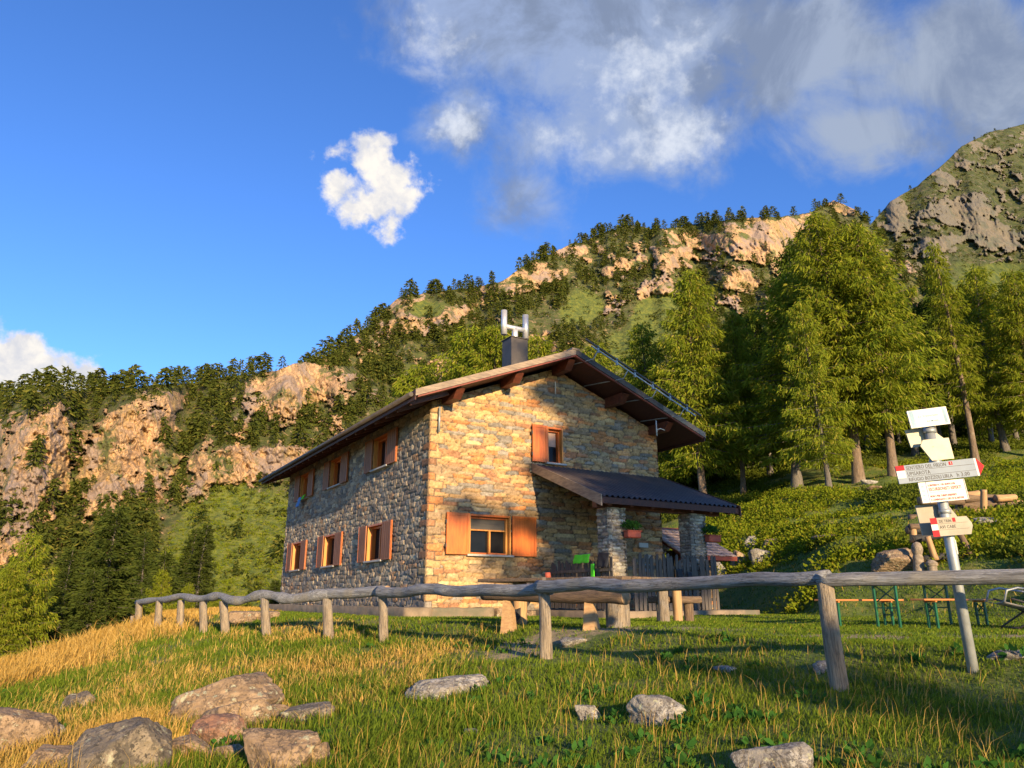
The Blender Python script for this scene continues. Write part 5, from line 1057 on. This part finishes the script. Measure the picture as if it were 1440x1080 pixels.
rock(15, 1062, 95, 50, 'rock_tan', 'tan boulder cut by the left edge of the picture', 12, .7)
rock(62, 1046, 34, 24, 'rock_pale', 'small pale stone between the left edge boulder and the large grey one', 13)
rock(70, 1088, 90, 34, 'rock_tan', 'low flat rock at the bottom left corner', 14)
rock(105, 998, 40, 24, 'rock_grey', 'small rough grey rock above the large grey boulder', 15)
rock(640, 976, 95, 30, 'rock_pale', 'flat pale rock lying in the grass below the house corner', 16, .5, ry=-.12)
rock(928, 1018, 82, 42, 'rock_pale', 'white streaked grey rock in the middle of the meadow', 17)
rock(1110, 1088, 92, 40, 'rock_pale', 'pale rock with yellow lichen at the bottom edge right of the middle', 18)
rock(385, 1094, 82, 66, 'rock_tan', 'upright brown boulder at the bottom edge left of the middle', 19, .9)
rock(442, 1080, 36, 32, 'rock_tan', 'small brown rock right of the upright boulder', 20)
rock(325, 1022, 100, 34, 'rock_tan', 'long tan rock below the broad slab', 21, .5, ry=-.2)
rock(298, 1044, 72, 36, 'rock_red', 'rusty red rock between the grey boulder and the upright one', 22, .6)
rock(318, 1064, 42, 16, 'rock_tan', 'small flat stone beneath the rusty rock', 23, .5)
rock(262, 1062, 60, 26, 'rock_tan', 'small tan stone right of the large grey boulder', 31, .6)
rock(428, 1014, 80, 22, 'rock_grey', 'narrow grey slab in the grass right of the long tan rock', 24, .4, ry=-.22)
rock(372, 1012, 70, 18, 'rock_tan', 'low tan ledge between the slab and the narrow grey rock', 25, .4, ry=-.2)
rock(830, 1012, 34, 22, 'rock_pale', 'small whitish stone left of the white streaked rock', 26)
rock(662, 1036, 20, 14, 'rock_pale', 'tiny pale stone in the grass under the flat rock', 27, sub=4)
rock(1158, 944, 30, 14, 'rock_pale', 'pale stone beside the nearest fence post', 28, sub=4)
rock(805, 906, 50, 9, 'rock_pale', 'flat grey stone in the bare patch before the log bench', 29, .3, sub=4)
rock(1022, 944, 32, 8, 'rock_pale', 'small flat stone in the bare patch left of the nearest post', 30, .3, sub=4)
rock(360, 872, 60, 16, 'rock_tan', 'low smooth boulder on the grass behind the fence posts', 33, .5, depth=.7)
rock(1266, 802, 66, 30, 'rock_tan', 'rounded tan boulder next to the owl carving', 34, .7, sink=0.1)
rock(1432, 925, 60, 10, 'rock_pale', 'flat pale stone on the lawn near the right edge', 35, .3, sub=4)
for k, (px, py, w_, h_, lb) in enumerate(((1043,800,26,34,'sunlit rock standing beside the shed wall'), (1058,775,24,24,'pale rock above the shed corner'), (1075,792,40,26,'grey rock among shrubs right of the shed'), (1090,770,34,18,'mossy stone higher up right of the shed'), (1010,812,34,26,'warm rock at the foot of the shed wall'), (1200,750,24,10,'small slab outcrop in the slope above the boulder'), (1235,690,26,9,'pale stone near the foot of the bright larches'), (1225,680,20,7,'second pale stone near the foot of the bright larches'), (1390,735,40,10,'grey slab below the log pile'), (1165,757,34,8,'flat slab on the grassy rib of the slope'))):
    rock(px, py, w_, h_, 'rock_pale' if k % 3 else 'rock_tan', lb, 60+k, .7, sub=4)
# ------------------------------------------------------------ grass blades
def inside_house(x, y):
    dx, dy = x-HP.x, y-HP.y; a = dx*math.cos(HA)+dy*math.sin(HA); b_ = -dx*math.sin(HA)+dy*math.cos(HA)
    return ((a > -.8) & (b_ > -.55) & (a < 11.2) & (b_ < 16)) | ((a > 3.1) & (a < 8.5) & (b_ > -3.6) & (b_ <= 0))
ROCKS = [(o.location.x, o.location.y, o.dimensions.x*.42, o.dimensions.y*.42) for o in bpy.data.objects if o.get('category') == 'rock']
def grass(n, dmin, dmax, seed, umax=.78):
    r = np.random.default_rng(seed); D = np.exp(r.uniform(math.log(dmin), math.log(dmax), n)); u = r.uniform(-umax, umax, n); x = u*D; y = D
    dr, lawn, mound = dryness(x, y); dirt = dirtness(x, y); clump = fbm(x*1.6, y*1.6, 0, 3, 91); keep = (r.random(n) > np.minimum(dirt*1.35, .72)*(clump < .4)) & ~inside_house(x, y)
    toe = np.interp(x/y, [-.3, 0, .18, .3, .42, .55, .7, 1.2], [60, 40, 31, 24, 18, 15.5, 13.5, 12]); keep &= (r.random(n) < .75+.6*clump)
    for (a, b_, c, d_) in ROCKS: keep &= ((x-a)/c)**2+((y-b_)/d_)**2 > 1
    x, y, D, dr, lawn, mound, clump = [q[keep] for q in (x, y, D, dr, lawn, mound, clump)]; n = len(x); z = hgt(x, y)-.01
    h = (.05+.15*r.random(n)**1.5+.06*clump)*(1-.5*sstep(x, -2, 1.5))*.88*(1-lawn)+(.02+.045*r.random(n))*lawn; h = h*(1+.6*mound)*(1+.5*(dr > .6)); stalk = r.random(n) < .022; h = np.where(stalk & (lawn < .5), h*1.6+.10, h); h = np.maximum(h, .02)
    dr = np.where(stalk, 1.0, dr+r.normal(size=n)*.08+.25*fbm(x*3, y*3, 0, 2, 97))
    w = np.maximum(.0019, .00056*D)*r.uniform(.7, 1.3, n)*np.where(stalk, .55, 1)
    az = r.uniform(0, 6.28, n); sd = np.stack([np.cos(az), np.sin(az), 0*az], 1)*w[:, None]; az2 = az+1.57+r.normal(size=n)*.5; ln = np.stack([np.cos(az2), np.sin(az2), 0*az], 1)*(h*r.uniform(.15, .95, n))[:, None]
    wd = fbm(x*.8, y*.8, 0, 3, 95)[:, None]; wind = np.stack([.12*h, .0*h, 0*h], 1)+wd*np.stack([.35*h, .2*h, 0*h], 1); B = np.stack([x, y, z], 1); Mi = B+ln*.32+wind*.3; Mi[:, 2] += h*.58; Tp = B+ln+wind; Tp[:, 2] += h*r.uniform(.75, 1, n)
    V = np.stack([B-sd, B+sd, Mi+sd*.8, Mi-sd*.8, Tp], 1).reshape(-1, 3); i = np.arange(n)[:, None]*5
    return V, i+np.array([[0, 1, 2, 3]]), i+np.array([[3, 2, 4]]), np.repeat(dr, 5)
V, Fa, Fb, dr = grass(640000, 3.2, 46, 5)
tag(mk('meadow_grass', V, [Fa, Fb], M['blade'], attrs={'dry': dr}), 'long mixed green and golden grass of the meadow', 'grass', kind='stuff')
r = np.random.default_rng(15); n = 420; D = np.exp(r.uniform(math.log(4), math.log(14), n)); u = r.uniform(-.7, .75, n); x = u*D; ok = (dryness(x, D)[1] < .6) & (fbm(x*.9, D*.9, 0, 3, 17) > .0); x, D = x[ok], D[ok]
V, F = leafballs(np.stack([x, D, hgt(x, D)-.01], 1), r.uniform(.05, .13, len(x)), 26, 16, .055, .7); tag(mk('meadow_weeds', V, [F], M['geranium']), 'low broad leaved weeds between the grass', 'weeds', kind='stuff')
print('OBJS', len(bpy.data.objects))
